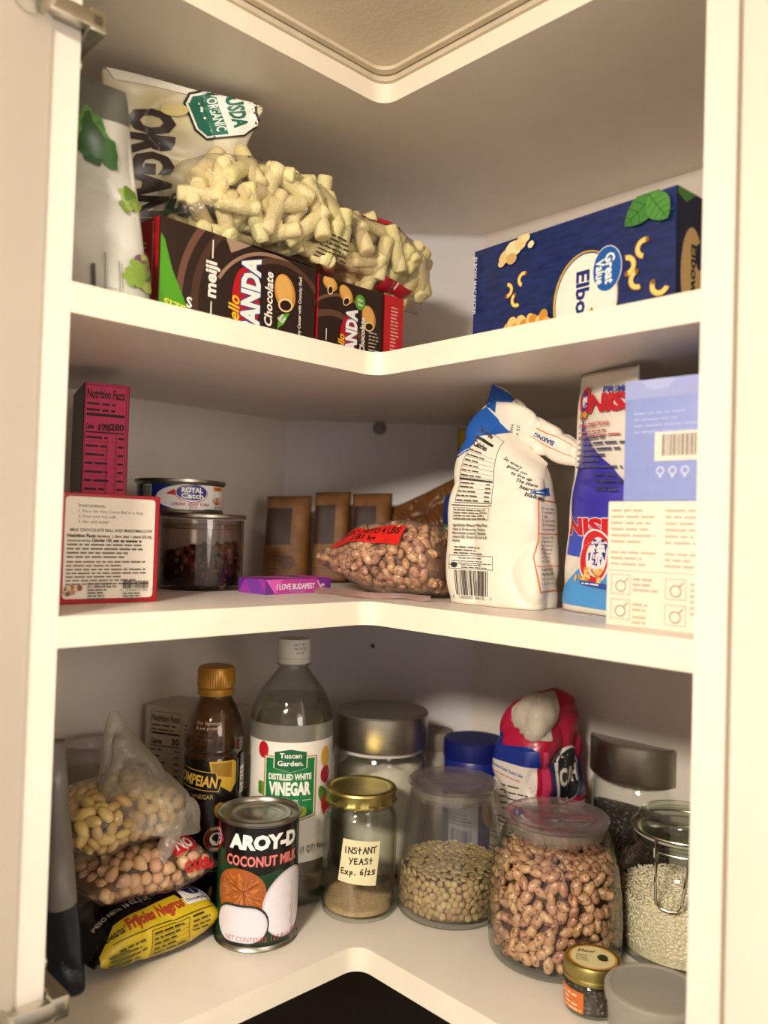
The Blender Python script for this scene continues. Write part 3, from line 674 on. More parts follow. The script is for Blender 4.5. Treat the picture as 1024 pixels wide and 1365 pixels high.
a.poly([(.15*W_, .02*H_), (.9*W_, .02*H_), (.8*W_, .5*H_), (.46*W_, .4*H_), (.2*W_, .32*H_)], '#141c18')
a.ellipse(.44*W_, .885*H_, .010, .005, '#cdbf84', .3)
a.lay('front_print', f_, t, .003, .003)
wb = PatchBag(px(70, 412, .600), px(203, 424, .630), px(168, 122, .605), px(72, 88, .575), .018, amp=.010, freq=20, seed=8, crease=.006, cfreq=18, pu=2.2, pv=3, open_bottom=True)
t = thing('lettuce_bag', 'white lettuce bag standing at the left end of the upper shelf', 'bag', tuple(px(140, 422, .575)))
TI2 = t.location.copy(); bm = wb.bm(); bmesh.ops.translate(bm, vec=-TI2, verts=bm.verts)
mesh_obj('bag_film', bm, mat('white_salad_film', '#c9c8c2', .28, color2='#b5b6ae', vscale=20, bump=.5, bscale=45), t, True, 180)
g_ = lambda u, v, off: wb.P(u/wb.W, v/wb.H, off)-TI2
W_, H_ = wb.W, wb.H; a = Art(.3, lift=9e-4); RR = random.Random(4)
a.poly([(.02*W_, .80*H_), (.98*W_, .84*H_), (.98*W_, .99*H_), (.02*W_, .99*H_)], '#5d6058')
def leafblob(a, x, y, r, cols, n=11, seed=0):
    rr = random.Random(seed)
    for i in range(n):
        an = rr.uniform(0, 6.28); d = r*rr.uniform(0, .75); q = r*rr.uniform(.25, .5); m = 14; pts = []
        for k in range(m): aa = 6.283*k/m; w = q*(1+.25*math.sin(3*aa+i)+rr.uniform(-.14, .14)); pts.append((x+d*math.cos(an)+w*math.cos(aa), y+d*math.sin(an)+w*math.sin(aa)))
        a.poly(pts, rr.choice(cols))
leafblob(a, .42*W_, .74*H_, .022, ['#2f5f2c', '#3f7a34', '#245022', '#5a8f40'], 16, 3); leafblob(a, .86*W_, .50*H_, .010, ['#6c8a34', '#8aa048', '#557428'], 9, 5)
leafblob(a, .88*W_, .20*H_, .016, ['#7d9a3e', '#5f8030', '#a5b565', '#7a4a68'], 14, 6)
a.rect(.05*W_, .10*H_, .60*W_, .102*H_+.0002, '#7a7a74'); a.line([(.48*W_, .03*H_), (.50*W_, .25*H_)], .0008, '#6f706a'); a.line([(.62*W_, .03*H_), (.64*W_, .22*H_)], .0008, '#6f706a'); a.rect(.36*W_, .05*H_, .40*W_, .2*H_, '#4a4c4a')
a.lay('front_print', g_, t, .003, .003)

# ---- blue macaroni box
P0, P1 = V(.0855, -.0185), V(.2150, -.1660)
t, L, mp = carton('macaroni_box', 'blue elbow macaroni box with a green leaf on the upper shelf', 'box', P0, P1, .045, .0895, ZA, '#16265c', rough=.3)
navy = mat('blue_slate_print', '#1a2c66', .3, color2='#101c48', vscale=60, stretch=(1.0, 1.0, 4.0), bump=.05)
bm = bmesh.new(); add_box(bm, .0005, L-.0005, -.00015, 0, .0005, .089); mesh_obj('front_panel', bm, navy, t, False)
a = Art(.3, lift=2.5e-4); H_ = .0895
b = Art(); b.ellipse(0, 0, .036, .046, '#c9a445', n=48); b.ellipse(.0008, 0, .0345, .0445, '#1a2c66', n=48); b.ellipse(.001, -.001, .034, .044, '#e9e4da', n=48)
b.text('Elbows', -.009, .028, .0135, '#1c2a6e', w=.066, bold=.035, rot=-math.pi/2)
b.ellipse(.024, .024, .0155, .021, '#e8e6e0', .0, 40); b.ellipse(.024, .024, .0148, .0203, '#1556a4', .0, 40); b.text('Great', .0225, .038, .0092, '#f2f0ea', w=.028, bold=.03, rot=-math.pi/2); b.text('Value.', .0125, .034, .0085, '#f2f0ea', w=.025, bold=.03, rot=-math.pi/2)
for pts, tris, c, n, mt in b.items: a._add([(p[0]*.84+.1195, p[1]*.84+.022) for p in pts], tris, c, mt)
def mac(a, x, y, r, rot):
    a.arc(x, y, r*.5, r*1.02, rot, rot+190, '#c98f2c', 16); a.arc(x, y, r*.54, r*.95, rot+4, rot+186, '#f0cd74', 16); a.ellipse(x+.76*r*math.cos(math.radians(rot)), y+.76*r*math.sin(math.radians(rot)), r*.2, r*.26, '#8a5a18', n=14)
for x, y, r, ro in ((.040, .046, .0065, -100), (.058, .052, .0065, 60), (.051, .036, .0065, 110), (.157, .040, .0080, -90), (.172, .050, .0078, 70), (.167, .028, .0078, 100), (.185, .020, .008, 150), (.128, .010, .0045, 100), (.134, .004, .0045, 90)): mac(a, x, y, r, ro)
for x, y, w, h, ro, c in ((.040, .076, .010, .006, .4, '#d9bd84'), (.047, .080, .009, .007, 0, '#e8d3a4'), (.055, .083, .007, .006, .6, '#dcc08a'), (.045, .072, .006, .005, 0, '#c8a468'), (.034, .070, .004, .003, 0, '#d9bd84'), (.066, .079, .0035, .003, .5, '#e8d3a4'), (.060, .086, .005, .004, 0, '#e3cc9a')): a.ellipse(x, y, w, h, c, ro, 9)
a.ellipse(.062, .003, .028, .012, '#cfc7ba'); 
for i in range(13): a.ellipse(.044+.0034*i, .011+.004*math.sin(i*1.9)+.002, .0055, .0045, ('#e0a750', '#edc27a', '#c98a38')[i % 3], i*.7, 14)
def leaf(a, x, y, L_, W2, ro, c1, c2):
    pts = []; c, s = math.cos(ro), math.sin(ro)
    for k in range(13): q = k/12; w = W2*math.sin(math.pi*q)**.7*(1-.25*q); pts.append((L_*q, w))
    for k in range(12, -1, -1): q = k/12; w = -W2*math.sin(math.pi*q)**.7*(1-.25*q); pts.append((L_*q, w))
    f = lambda p: (x+c*p[0]-s*p[1], y+s*p[0]+c*p[1])
    a.poly([f(p) for p in pts], c1); a.line([f((0, 0)), f((L_*.95, 0))], .0008, c2)
    for q in (.2, .4, .6, .8):
        for sg in (1, -1): a.line([f((L_*q, 0)), f((L_*(q+.12), sg*W2*.7))], .0005, c2)
leaf(a, .184, .0885, .034, .012, -2.55, '#3e7a34', '#245420'); leaf(a, .176, .087, .026, .011, -.95, '#4c8a3c', '#2a5e24')
a.fine(.0025, .084, .0068, 1, .004, '#c8d0e4'); a.text('ELBOW MACARONI', .0035, .082, .0032, '#c8d0e4', w=.05, bold=.02, rot=-math.pi/2)
a.clip(.0005, L-.0005, .0005, .089).lay('front_print', mp['front'], t)
a = Art(.3, lift=2.5e-4); a.rect(.0005, .0005, .0445, .089, '#141d44'); a.ellipse(.022, .030, .0155, .034, '#d8b77e', n=40); a.text('Elbows', .0205, .052, .0085, '#1b1a24', w=.042, bold=.03, rot=-math.pi/2); a.ellipse(.032, .045, .006, .010, '#141d44'); a.poly([(.0005, .089), (.026, .089), (.012, .080), (.0005, .084)], '#4c8a3c'); a.lay('end_print', mp['right'], t)

# ================================================================== middle shelf
def shelf_xy(x, y, z):
    """where the line of sight used in the survey meets a level z"""
    d = fwd+(x-512)/1085.5*rt-(y-682.5)/1085.5*up; k = (z-CAM.z)/d.z; return CAM+d*k
# ---- tall pink and black cocoa box
P0, P1 = V(-.2560, -.0285), V(-.2215, -.0100)
t, L, mp = carton('cocoa_mix_box', 'tall pink and black cocoa box with a nutrition panel, left end of middle shelf', 'box', P0, P1, .085, .188, ZB, '#15100f', rough=.6)
a = Art(.7); a.rect(0, .0, L, .188, '#c0335f'); a.rect(L*.955, 0, L, .188, '#a31d40')
nutrition(a, L*.03, .032, L*.93, .186, '#1c0f12', None, 'Nutrition Facts', '280', 14, 7, True, calw=.18); a.text('170', L*.46, .1458, .0052, '#1c0f12', align='c', bold=.035); a.rect(L*.52, .04, L*.53, .141, '#1c0f12'); a.rect(L*.72, .04, L*.73, .141, '#1c0f12')
a.fine(L*.06, .030, L*.92, 6, .004, '#1c0f12', 9); a.clip(.0006, L-.0006, .0006, .1875).lay('nutrition_panel', mp['front'], t)
a = Art(.4); a.rect(.0005, .0005, .0845, .1875, '#14100f'); a.lay('side_print', mp['left'], t)
# ---- red and white hot cocoa ball box
P0, P1 = V(-.2335, -.1215), V(-.1725, -.0715)
t, L, mp = carton('cocoa_ball_box', 'square red box with a white instruction panel standing left on middle shelf', 'box', P0, P1, .060, .0865, ZB, '#a80f22', rough=.4)
H_ = .0865; a = Art(.45); a.rrect(.003, .004, L-.004, H_-.003, .003, '#e9e1d6'); kx = L/.079
def tx(s, x, y, h, w=None, bold=.0, c='#3b3330'): a.text(s, x*kx, y, h, c, w=None if w is None else w*kx, bold=bold)
tx('Instructions:', .013, .0755, .0026, .021, .015); tx('1. Place the Hot Cocoa Ball in a mug.', .013, .0713, .0022, .052); tx('2. Pour over hot milk.', .013, .0672, .0022, .030); tx('3. Stir and enjoy!', .013, .0631, .0022, .024)
tx('MILK CHOCOLATE BALL AND MARSHMALLOW', .007, .0565, .0023, .066, .02); tx('Nutrition Facts', .005, .0520, .0024, .022, .05, '#26201e'); tx('Servings: 1, Serv. size: 1 piece (23.3g),', .028, .0520, .0021, .045, .03, '#26201e'); tx('Amount per serving:', .005, .0485, .0019, .018, .02); tx('Calories 130,', .024, .0485, .0024, .016, .04, '#26201e'); a.fine(.041*kx, .0510, .0735*kx, 1, .0032, '#26201e', 3, .5)
a.fine(.005*kx, .0480, .074*kx, 4, .0032, '#5a504a', 4, .42); a.fine(.005*kx, .0345, .073*kx, 3, .0030, '#6b5f58', 5, .42); a.fine(.005*kx, .0255, .073*kx, 4, .0028, '#6b5f58', 6, .42)
RR = random.Random(9)
for i in range(16): a.ellipse((.011+RR.uniform(-.006, .006))*kx, .0095+RR.uniform(-.003, .004), .002, .0019, RR.choice(['#c98a78', '#8a4a3c', '#d8b0a0', '#e0c090', '#b06a58', '#6a5a4a']), n=10)
tx('Made in Mexico for', .022, .0152, .0018, .020); tx('R.L. Albert & Son, Inc.', .022, .0126, .0019, .023, .04); a.fine(.022*kx, .0120, .043*kx, 4, .0023, '#4a403c', 8, .5)
a.barcode(.050*kx, .0115, .071*kx, .0178, 5); tx('0   72984 01765   1', .048, .0094, .0016, .026); a.fine(.050*kx, .0088, .071*kx, 3, .0021, '#4a403c', 9, .5)
a.lay('front_panel', mp['front'], t)
a = Art(.4); a.rect(.0005, .0005, .0595, .086, '#a30f20'); a.lay('side_print', mp['right'], t)

# ---- glass jar of chocolate pieces with a steel lid, tuna can on top
x, y, r = -.176, .088, .0425
t = thing('chocolate_jar', 'clear glass jar of dark chocolate pieces with flat steel lid under tuna can', 'jar', (x, y, ZB))
mesh_obj('glass_body', lathe_bm([(0, .0), (r-.003, 0), (r-.0005, .002), (r, .005), (r, .070), (r-.0022, .070), (r-.0022, .006), (r-.005, .0045), (0, .0045)], 64), smoke, t)
mesh_obj('lid', lathe_bm([(0, .0712), (r+.0012, .0712), (r+.0022, .0722), (r+.0022, .0745), (r+.001, .0757), (0, .0757)], 64), brushed, t)
mesh_obj('seal_ring', lathe_bm([(r-.005, .060), (r-.0026, .061), (r-.0026, .064), (r-.005, .066)], 56), seal, t)
chm = mat('chocolate_piece', '#6b3e2c', .4, color2='#40221a', vscale=160, bump=.4, bscale=300, objvar=.35)
cms = [bean_mesh('chocolate_piece', .012+.002*(i % 3), .009, .007, 0, chm, 2, .5, i) for i in range(6)]
R = random.Random(5)
mesh_obj('crumb_layer', lathe_bm([(0, .0048), (r-.003, .0048), (r-.003, .010), (r-.006, .026), (r-.012, .032), (0, .034)], 32), mat('cocoa_crumbs', '#20100b', .8, bump=.8, bscale=400), t)['kind'] = 'stuff'
c = []
for _ in range(4000):
    an = R.uniform(0, 6.283); rr = R.uniform(0, 1); h = R.uniform(.0115, .040)
    if rr < .6: c.append((V(x+(r-.0085)*math.cos(an), y+(r-.0085)*math.sin(an), ZB+h-.006*abs(math.sin(an*1.5))), V(math.cos(an), math.sin(an), 0)))
    else: q = (r-.009)*math.sqrt(R.random()); c.append((V(x+q*math.cos(an), y+q*math.sin(an), ZB+.036+.004*math.cos(an)+R.uniform(-.002, .003)), V(0, 0, 1)))
pour('chocolate_piece', 'rough dark chocolate piece inside the steel-lidded jar under the tuna can', 'chocolate', 'chocolate pieces in the jar', scatter(c, .0072, 150), cms, R, 1.2)
# tuna can
x, y, r, z = -.198, .083, .0440, ZB+.0759
t = thing('tuna_can', 'low blue and white tuna can resting on the chocolate jar', 'can', (x, y, z))
mesh_obj('can_body', lathe_bm([(0, .001), (r-.006, .001), (r-.0045, 0), (r-.001, 0), (r-.0004, .0015), (r-.0016, .0035), (r-.0016, .0275), (r+.0002, .029), (r+.0012, .0300), (r+.0012, .0325), (r-.0006, .0330), (r-.003, .0312), (r-.009, .0305), (0, .0305)], 72), tin, t)
fa = facing(x, y); f_ = on_cyl(r-.0016, 0, fa); a = Art(.3)
a.rect(-.09, .004, .07, .0272, '#1c2f78'); a.ellipse(.010, .0148, .034, .0125, '#dfe3e6', n=48); a.rect(.010, .004, .040, .0272, '#dfe3e6'); a.rect(.038, .004, .07, .0272, '#e6e6e2')
a.barcode(-.041, .005, -.030, .026, 8, '#22222a', '#e8e8e8')
a.poly([(-.014, .018), (-.006, .0225), (-.003, .0195), (-.004, .0165)], '#c02030'); a.ellipse(.0115, .0188, .0165, .0088, '#c4202e', n=40); a.ellipse(.0115, .0191, .0158, .0083, '#f0f0ee', n=40); a.ellipse(.0115, .0196, .0152, .0077, '#20388c', n=40)
a.text('ROYAL', .0115, .0198, .0045, '#f2f2ee', w=.021, align='c', bold=.045); a.text('Catch', .0118, .0142, .0045, '#f2f2ee', w=.022, align='c', bold=.03)
a.text('CHUNK LIGHT TUNA', .011, .0070, .0026, '#b03036', w=.038, align='c', bold=.015); a.text('IN WATER', .011, .0046, .0014, '#b03036', w=.011, align='c')
a.rect(.036, .0225, .052, .0265, '#e07f20'); a.text('OMEGA 3', .037, .0236, .0016, '#7a2a10', w=.013, bold=.02)
for i in range(7): a.ellipse(.037+.0016*i, .0125+.002*math.sin(i*2.3), .0026, .0024, ('#c98a6a', '#e0b898', '#a05a48', '#5f8a3a', '#d8a888')[i % 5], n=12)
a.text('NET WT 5 OZ', .0365, .0050, .0018, '#2a2a30', w=.013, bold=.02)
a.lay('paper_label', f_, t, .002)

# ---- flat violet souvenir box
P0, P1 = V(-.0995, .0305), V(-.0430, .0930)
t, L, mp = carton('souvenir_chocolate_box', 'flat purple and pink souvenir box lying on the middle shelf', 'box', P0, P1, .042, .0145, ZB, '#8a3aa0', rough=.4)
a = Art(.4); cols = ['#d052b4', '#9a3aa6', '#6a2c90', '#e070c0', '#7a3aa0', '#c048b0']
def tri(a, w, h, n, seed):
    rr = random.Random(seed)
    for i in range(n): x0 = w*i/n; x1 = w*(i+1)/n; m = (x0+x1)/2; a.poly([(x0, 0), (x1, 0), (m, h)], rr.choice(cols)); a.poly([(m, h), (x1, 0), (x1+(x1-x0)*.5, h)] if i < n-1 else [(m, h), (x1, 0), (x1, h)], rr.choice(cols)); 
    a.poly([(0, 0), (w/n/2, h), (0, h)], rr.choice(cols))
a.rect(0, 0, L, .0145, '#b8409f'); a.poly([(0, 0), (.012, 0), (.0, .0145)], '#6a2c90'); a.poly([(.012, 0), (.022, .0145), (.0, .0145)], '#d65ab8'); a.poly([(L-.018, .0145), (L-.008, 0), (L, .010), (L, .0145)], '#7a2f98'); a.poly([(L-.008, 0), (L, 0), (L, .010)], '#4f2378')
a.text('I LOVE BUDAPEST', L*.16, .0045, .0052, '#f1e2ee', w=L*.58, bold=.02); a.line([(L*.80, .0095), (L*.83, .0065), (L*.86, .0085), (L*.83, .004)], .0011, '#f1e2ee'); a.ellipse(L*.79, .0112, .0009, .0009, '#f1e2ee'); a.ellipse(L*.88, .0078, .001, .0014, '#f1e2ee')
a.rect(L*.36, .0003, L*.60, .0046, '#b05aa8'); a.text('I LOVE BUDAPEST', L*.16, .0045, .0052, '#f1e2ee', w=L*.58, bold=.02); a.clip(.0003, L-.0003, .0003, .0142).lay('front_print', mp['front'], t)
a = Art(.4); tri(a, .042, .0145, 2, 3); a.clip(.0003, .0417, .0003, .0142).lay('end_print', mp['left'], t)
a = Art(.4); tri(a, L, .042, 3, 6); a.clip(.0005, L-.0005, .0005, .0415).lay('top_print', mp['top'], t)

# ---- kraft pouches at the back
kraft = mat('kraft_paper', '#7c5126', .6, color2='#623d1a', vscale=60, bump=.4, bscale=60)
kdark = '#2d1610'
for i, (x0, x1, h, lab, yy) in enumerate(((-.1365, -.0805, .104, 'brown kraft pouch with a dark label, leftmost at the back of middle shelf', .232), (-.0795, -.0340, .111, 'brown kraft pouch with a dark label, middle of three at the back', .246), (-.0335, .017, .111, 'brown kraft pouch with a dark label, third from left at the back', .250))):
    t = thing('kraft_pouch', lab, 'pouch', ((x0+x1)/2, yy, ZB), 0, 'kraft pouches at the back of the middle shelf')
    pb = PatchBag(V(x0, yy, ZB+.001), V(x1, yy, ZB+.001), V(x1-.001, yy+.014, ZB+h), V(x0+.001, yy+.014, ZB+h-.002), .017, amp=.002, freq=40, seed=i, pu=5, pv=3, open_bottom=True)
    TI = t.location.copy(); bm = pb.bm(32, 32); bmesh.ops.translate(bm, vec=-TI, verts=bm.verts); mesh_obj('pouch_body', bm, kraft, t, True, 180)
    f_ = (lambda pb, TI: (lambda u, v, off: pb.P(u/pb.W, v/pb.H, off)-TI))(pb, TI); W_, H_ = pb.W, pb.H
    a = Art(.6, lift=6e-4); a.rect(.06*W_, .40*H_, .60*W_, .84*H_, kdark); a.lay('dark_label', f_, t, .003, .003)
    a = Art(.6, lift=6e-4); a.ellipse(.55*W_, .2*H_, .010, .008, '#4a2c14'); a.fine(.1*W_, .3*H_, .9*W_, 4, .005, '#5a3818', i); a.lay('faded_print', f_, t, .003, .003)
t = thing('crinkled_kraft_bag', 'crinkled brown kraft bag with a slanted top, right of three pouches', 'bag', (.055, .25, ZB))
pb = PatchBag(V(.016, .262, ZB+.001), V(.098, .235, ZB+.001), V(.094, .25, ZB+.132), V(.014, .272, ZB+.092), .016, amp=.006, freq=40, seed=14, crease=.007, cfreq=50, pu=3, pv=3, open_bottom=True)
TI = t.location.copy(); bm = pb.bm(48, 48); bmesh.ops.translate(bm, vec=-TI, verts=bm.verts); mesh_obj('bag_body', bm, mat('kraft_crinkled', '#6f4520', .4, color2='#523014', vscale=40, bump=.6, bscale=50), t, True, 180)

# ---- blue-capped bottle and yellow pack behind the flour
x, y = .1005, .185; t = thing('sauce_bottle', 'squat bottle with a blue cap and lime label behind the flour bag', 'bottle', (x, y, ZB))
mesh_obj('bottle_body', lathe_bm([(0, 0), (.024, 0), (.026, .002), (.026, .068), (.024, .073), (.021, .0745), (0, .0745)], 40), mat('bottle_body_teal', '#1a7f9c', .3), t)
mesh_obj('cap', lathe_bm([(0, .0745), (.0255, .0745), (.026, .077), (.026, .098), (.024, .105), (.018, .109), (0, .110)], 40), mat('cap_blue', '#143a86', .4), t)
a = Art(.4); a.rect(-.06, .042, .06, .070, '#b5c22a'); a.poly([(-.06, .036), (.0, .048), (.06, .036), (.06, .030), (-.06, .030)], '#2a90b0'); a.fine(-.03, .066, .03, 3, .006, '#2c3a20', 3); a.lay('lime_label', on_cyl(.026, 0, facing(x, y)), t, .002)
P0, P1 = V(.092, .235), V(.160, .218)
t, L, mp = carton('yellow_pack', 'tall dull yellow pack behind the blue-capped bottle', 'box', P0, P1, .03, .19, ZB, '#a08428', rough=.5)
a = Art(.5); a.rect(.003, .165, L-.003, .187, '#c2a41e'); a.rect(.003, .02, L-.003, .12, '#7c6a58'); a.fine(.006, .15, L-.006, 3, .008, '#4a3a1c', 2); a.lay('front_print', mp['front'], t)
def lying(start, d, roll=0.0):
    """frame of a bag that lies along d: local z = d, local -y = up, local x = towards the viewer"""
    d = Vector(d).normalized(); y = V(0, 0, -1); x = y.cross(d).normalized(); y = d.cross(x)
    return Matrix(((x.x, y.x, d.x, start[0]), (x.y, y.y, d.y, start[1]), (x.z, y.z, d.z, start[2]), (0, 0, 0, 1))) @ Matrix.Rotation(roll, 4, 'Z')
def upright(P0, P1, depth, z):
    d = (P1-P0).normalized(); n = V(-d.y, d.x); m = (P0+P1)/2+n*depth/2
    return Matrix(((d.x, n.x, 0, m.x), (d.y, n.y, 0, m.y), (0, 0, 1, z), (0, 0, 0, 1)))
def bag_thing(name, label, B, m, loc, partname='bag_film', nu=96, nv=56, group=None):
    t = thing(name, label, 'bag', tuple(loc), 0, group); bm = B.bm(nu, nv); bmesh.ops.translate(bm, vec=-t.location, verts=bm.verts)
    mesh_obj(partname, bm, m, t, True, 180); return t
def bag_map(B, t, L=None, vref=.5):
    L = L or B.L; P0 = B.perim(vref); o = t.location.copy(); return lambda u, v, off: B.P(u/P0, v/L, off)-o

# ---- bag of pinto beans
pinto = mat('pinto_bean_skin', '#c99d7c', .38, color2='#b98a68', vscale=120, spots=('#6e422a', 330, .54, .85), objvar=.16, coat=.15)
pinto_ms = [bean_mesh('dry_bean', .0145+.001*(i % 3), .0100, .0078, .07, pinto, 2) for i in range(4)]
st = V(-.046, .128, ZB+.036); A = V(.8, -.6, .015)
bb = LoftBag([(0, .004, .0, 0, .050, .004, 2.2, 0), (.08, .0, .002, .012, .066, .022, 2.2, 0), (.25, 0, .0, .035, .082, .050, 2.3, 0), (.5, 0, -.002, .075, .092, .070, 2.5, 0), (.75, 0, -.001, .112, .094, .072, 2.6, 0), (.93, 0, .002, .145, .086, .056, 2.5, 0), (1, 0, .01, .152, .074, .018, 2.2, 0)], amp=.004, freq=30, seed=5, M=lying(st, A), crease=.003, floor=ZB+.0008)
t = bag_thing('pinto_bean_bag', 'clear bag of pinto beans with a red weight label on middle shelf', bb, film, (.02, .08, ZB))
f_ = bag_map(bb, t, .152)
a = Art(.4, lift=7e-4)
a.poly([(-.048, .0035), (.046, .0035), (.046, .0250), (-.036, .0250)], '#d3231c'); a.text('PESO NETO 4 LBS', .006, .0150, .0068, '#2a100e', w=.074, align='c', bold=.03); a.text('1.81 kg', .002, .0058, .0062, '#2a100e', w=.030, align='c', bold=.03)
a.rotated(0, 0, math.pi/2-.02); a.items = [([(p[0]+.056, p[1]+.077) for p in it[0]],)+it[1:] for it in a.items]
a.lay('red_label', f_, t, .003, .003)
bm = bmesh.new(); sw = [bb.P(.30, .02+.9*k/20)+V(-.6, -.8)*(-.004) for k in range(21)]      # the printed seam lying on the shelf
vs = []
for k, p in enumerate(sw):
    q = V(-.041, .122, ZB)+V(.8, -.6)*(.148*k/20)+V(-.6, -.8)*(.030+.006*math.sin(k*.7)+.02*math.sin(math.pi*k/20))
    e = q+V(-.6, -.8)*(.011*math.sin(math.pi*min(1, k/17+.12)))-t.location; b_ = q-t.location; vs.append((bm.verts.new((b_.x, b_.y, .006)), bm.verts.new((e.x, e.y, .0012+.001*math.sin(k*1.3)))))
for (a0, b0), (a1, b1) in zip(vs, vs[1:]): bm.faces.new((a0, b0, b1, a1))
mesh_obj('printed_seam', bm, clear_mat('pink_white_seam', '#efd8d4', '#b49a96', base=.1, rough=.2, haze=.55, hazecol='#d9b8b2'), t, True, 180)
R = random.Random(21); c = []
for _ in range(24000):
    s, v = R.uniform(-.5, .5), R.uniform(.03, .98); p = bb.P(s, v, -.0052)
    if p.z > ZB+.004: c.append((p, bb.N(s, v)))
pour('dry_bean', 'speckled tan pinto bean in the clear bag with the red label', 'bean', 'pinto beans in the bag', scatter(c, .0080, 760), pinto_ms, R, .35, 'speckled pinto beans at the back of the clear bag', 220)
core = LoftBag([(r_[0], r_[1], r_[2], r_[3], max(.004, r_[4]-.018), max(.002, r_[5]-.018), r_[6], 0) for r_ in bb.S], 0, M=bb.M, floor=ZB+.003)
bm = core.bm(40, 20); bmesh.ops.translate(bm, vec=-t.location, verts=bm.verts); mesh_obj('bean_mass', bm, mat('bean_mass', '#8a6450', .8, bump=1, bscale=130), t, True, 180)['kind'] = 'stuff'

# ---- flour bag
paper = mat('white_flour_paper', '#e8e0d2', .5, var=.02, vscale=30, bump=.15, bscale=70)
P0, P1 = V(.0665, .0065), V(.1445, -.0515); WF = (P1-P0).length
MF = upright(P0, P1, .047, ZB+.0004)
fb = LoftBag([(0, 0, 0, 0, WF-.003, .046, 7, 0), (.06, 0, 0, .010, WF, .048, 7, 0), (.3, -.001, 0, .055, WF-.001, .049, 6, 0), (.5, -.002, .0, .093, WF-.003, .048, 5, -.04), (.68, -.002, .002, .122, WF-.006, .042, 4, -.22), (.84, -.0, .006, .143, WF-.016, .032, 3, -.55), (1, .004, .012, .156, WF-.030, .008, 2.4, -.86)], amp=.0032, freq=24, seed=6, M=MF, crease=.0045, cfreq=17)
t = bag_thing('flour_bag', 'white paper flour bag with blue top corner, crumpled open, on middle shelf', fb, paper, MF @ V(0, 0, 0), 'paper_bag', 120, 64)
f_ = bag_map(fb, t, .17, .3)
BLU, INK = '#1756ad', '#2b2724'; x0 = -WF/2
a = Art(.5, lift=4e-4); a.poly([(x0-.012, .118), (x0+.002, .120), (x0+.012, .127), (x0+.019, .140), (x0+.034, .150), (x0+.046, .168), (x0-.012, .1695)], BLU); a.line([(x0-.006, .1165), (x0+.003, .1185), (x0+.013, .1258)], .0011, BLU); a.lay('blue_corner', f_, t, .003, .003)
a = Art(.5, lift=4e-4); N0, N1 = x0+.012, x0+.050
a.frame(N0, .082, N1, .150, .0005, INK); a.text('Nutrition', N0+.003, .1435, .0052, INK, w=.020, bold=.03); a.rect(N0+.002, .136, N1-.008, .139, INK); a.text('Calories', N0+.002, .1295, .0050, INK, w=.022, bold=.03); 
for i in range(6): a.fine(N0+.002, .128-.0042*i, N1-.010, 1, .0032, '#4a443e', 20+i); a.rect(N0+.001, .1245-.0042*i, N1-.001, .1247-.0042*i, INK)
a.rect(N0+.001, .1010, N1-.001, .1026, INK)
for i in range(5): a.fine(N0+.002, .1005-.0036*i, N1-.014, 1, .003, '#4a443e', 30+i); a.fine(N1-.008, .1005-.0036*i, N1-.001, 1, .003, '#4a443e', 40+i); a.rect(N0+.001, .0974-.0036*i, N1-.001, .09755-.0036*i, '#6a635c')
a.rect(N0-.002, .0800, N1+.001, .0806, INK); a.frame(N0, .0690, N1-.001, .0785, .0003, INK); a.fine(N0+.001, .0780, N1-.002, 4, .0022, '#4a443e', 51)
a.text('Ingredients: Bleached Wheat Flour,', N0, .0640, .0021, INK, w=.037, bold=.02); a.text('Niacin (a B vitamin), Iron, Thiamine', N0, .0608, .0020, INK, w=.034, bold=.02); a.text('Mononitrate (vitamin B1), Riboflavin', N0, .0578, .0020, INK, w=.035, bold=.02); a.text('(vitamin B2), Enzyme, Folic Acid (a B', N0, .0548, .0020, INK, w=.036, bold=.02); a.text('vitamin).', N0, .0518, .0020, INK, w=.008, bold=.02)
a.fine(N0+.003, .049, N1-.006, 3, .0024, '#4a443e', 53); a.lay('nutrition_panel', f_, t, .003, .003)
a = Art(.5, lift=4e-4); a.frame(N0-.003, .0300, N1+.003, .0410, .0004, INK); a.text('THE RED SPOON PROMISE', N0+.018, .0382, .0013, INK, w=.022, align='c', bold=.02); a.fine(N0, .0375, N1+.002, 2, .0018, '#4a443e', 54); a.ellipse(N0+.003, .0332, .0034, .0022, '#2a2a30'); a.rect(N0-.003, .0330, N0+.001, .0336, '#2a2a30'); a.fine(N0+.010, .0345, N1+.002, 2, .0019, INK, 55); a.lay('promise_box', f_, t, .003, .003)
a = Art(.5, lift=4e-4); a.barcode(N0+.003, .0085, N0+.036, .0290, 12); a.text('0', N0-.002, .0052, .0026, INK); a.text('16000', N0+.006, .0052, .0028, INK, w=.012); a.text('10610', N0+.020, .0052, .0028, INK, w=.012); a.text('7', N0+.0385, .0056, .0024, INK); a.lay('barcode', f_, t, .003, .003)
# recipe panel on the right side face
U0 = WF/2+.004; a = Art(.5, lift=4e-4); OR = '#dc7a2c'
a.line([(U0+.030, .0870), (U0-.004, .0885), (U0-.005, .055), (U0-.010, .042), (U0-.004, .015), (U0+.030, .016)], .0012, OR); a.line([(U0-.005, .060), (U0+.030, .060)], .0006, OR); a.line([(U0-.007, .035), (U0+.030, .035)], .0006, OR)
for i, s in enumerate(('3½  cups sugar', '½   cup butter or', '2   eggs', '3½  cups mashed', '(3 to 4 medium)', '½  cup buttermilk')): a.text(s, U0-.001, .0795-.0032*i*1.05, .0019, INK, w=.022 if len(s) > 9 else .010, shear=.2)
for i, s in enumerate(('1. Heat oven to 350', '2. In large bowl, mix', 'electric mixer on', 'until moistened.', '3. Bake 8-inch loaves', 'not clean. Cool 10 m', 'rack. Cool about 1 h')): a.text(s, U0-.003, .0565-.0031*i, .0018, INK, w=.022, shear=.2)
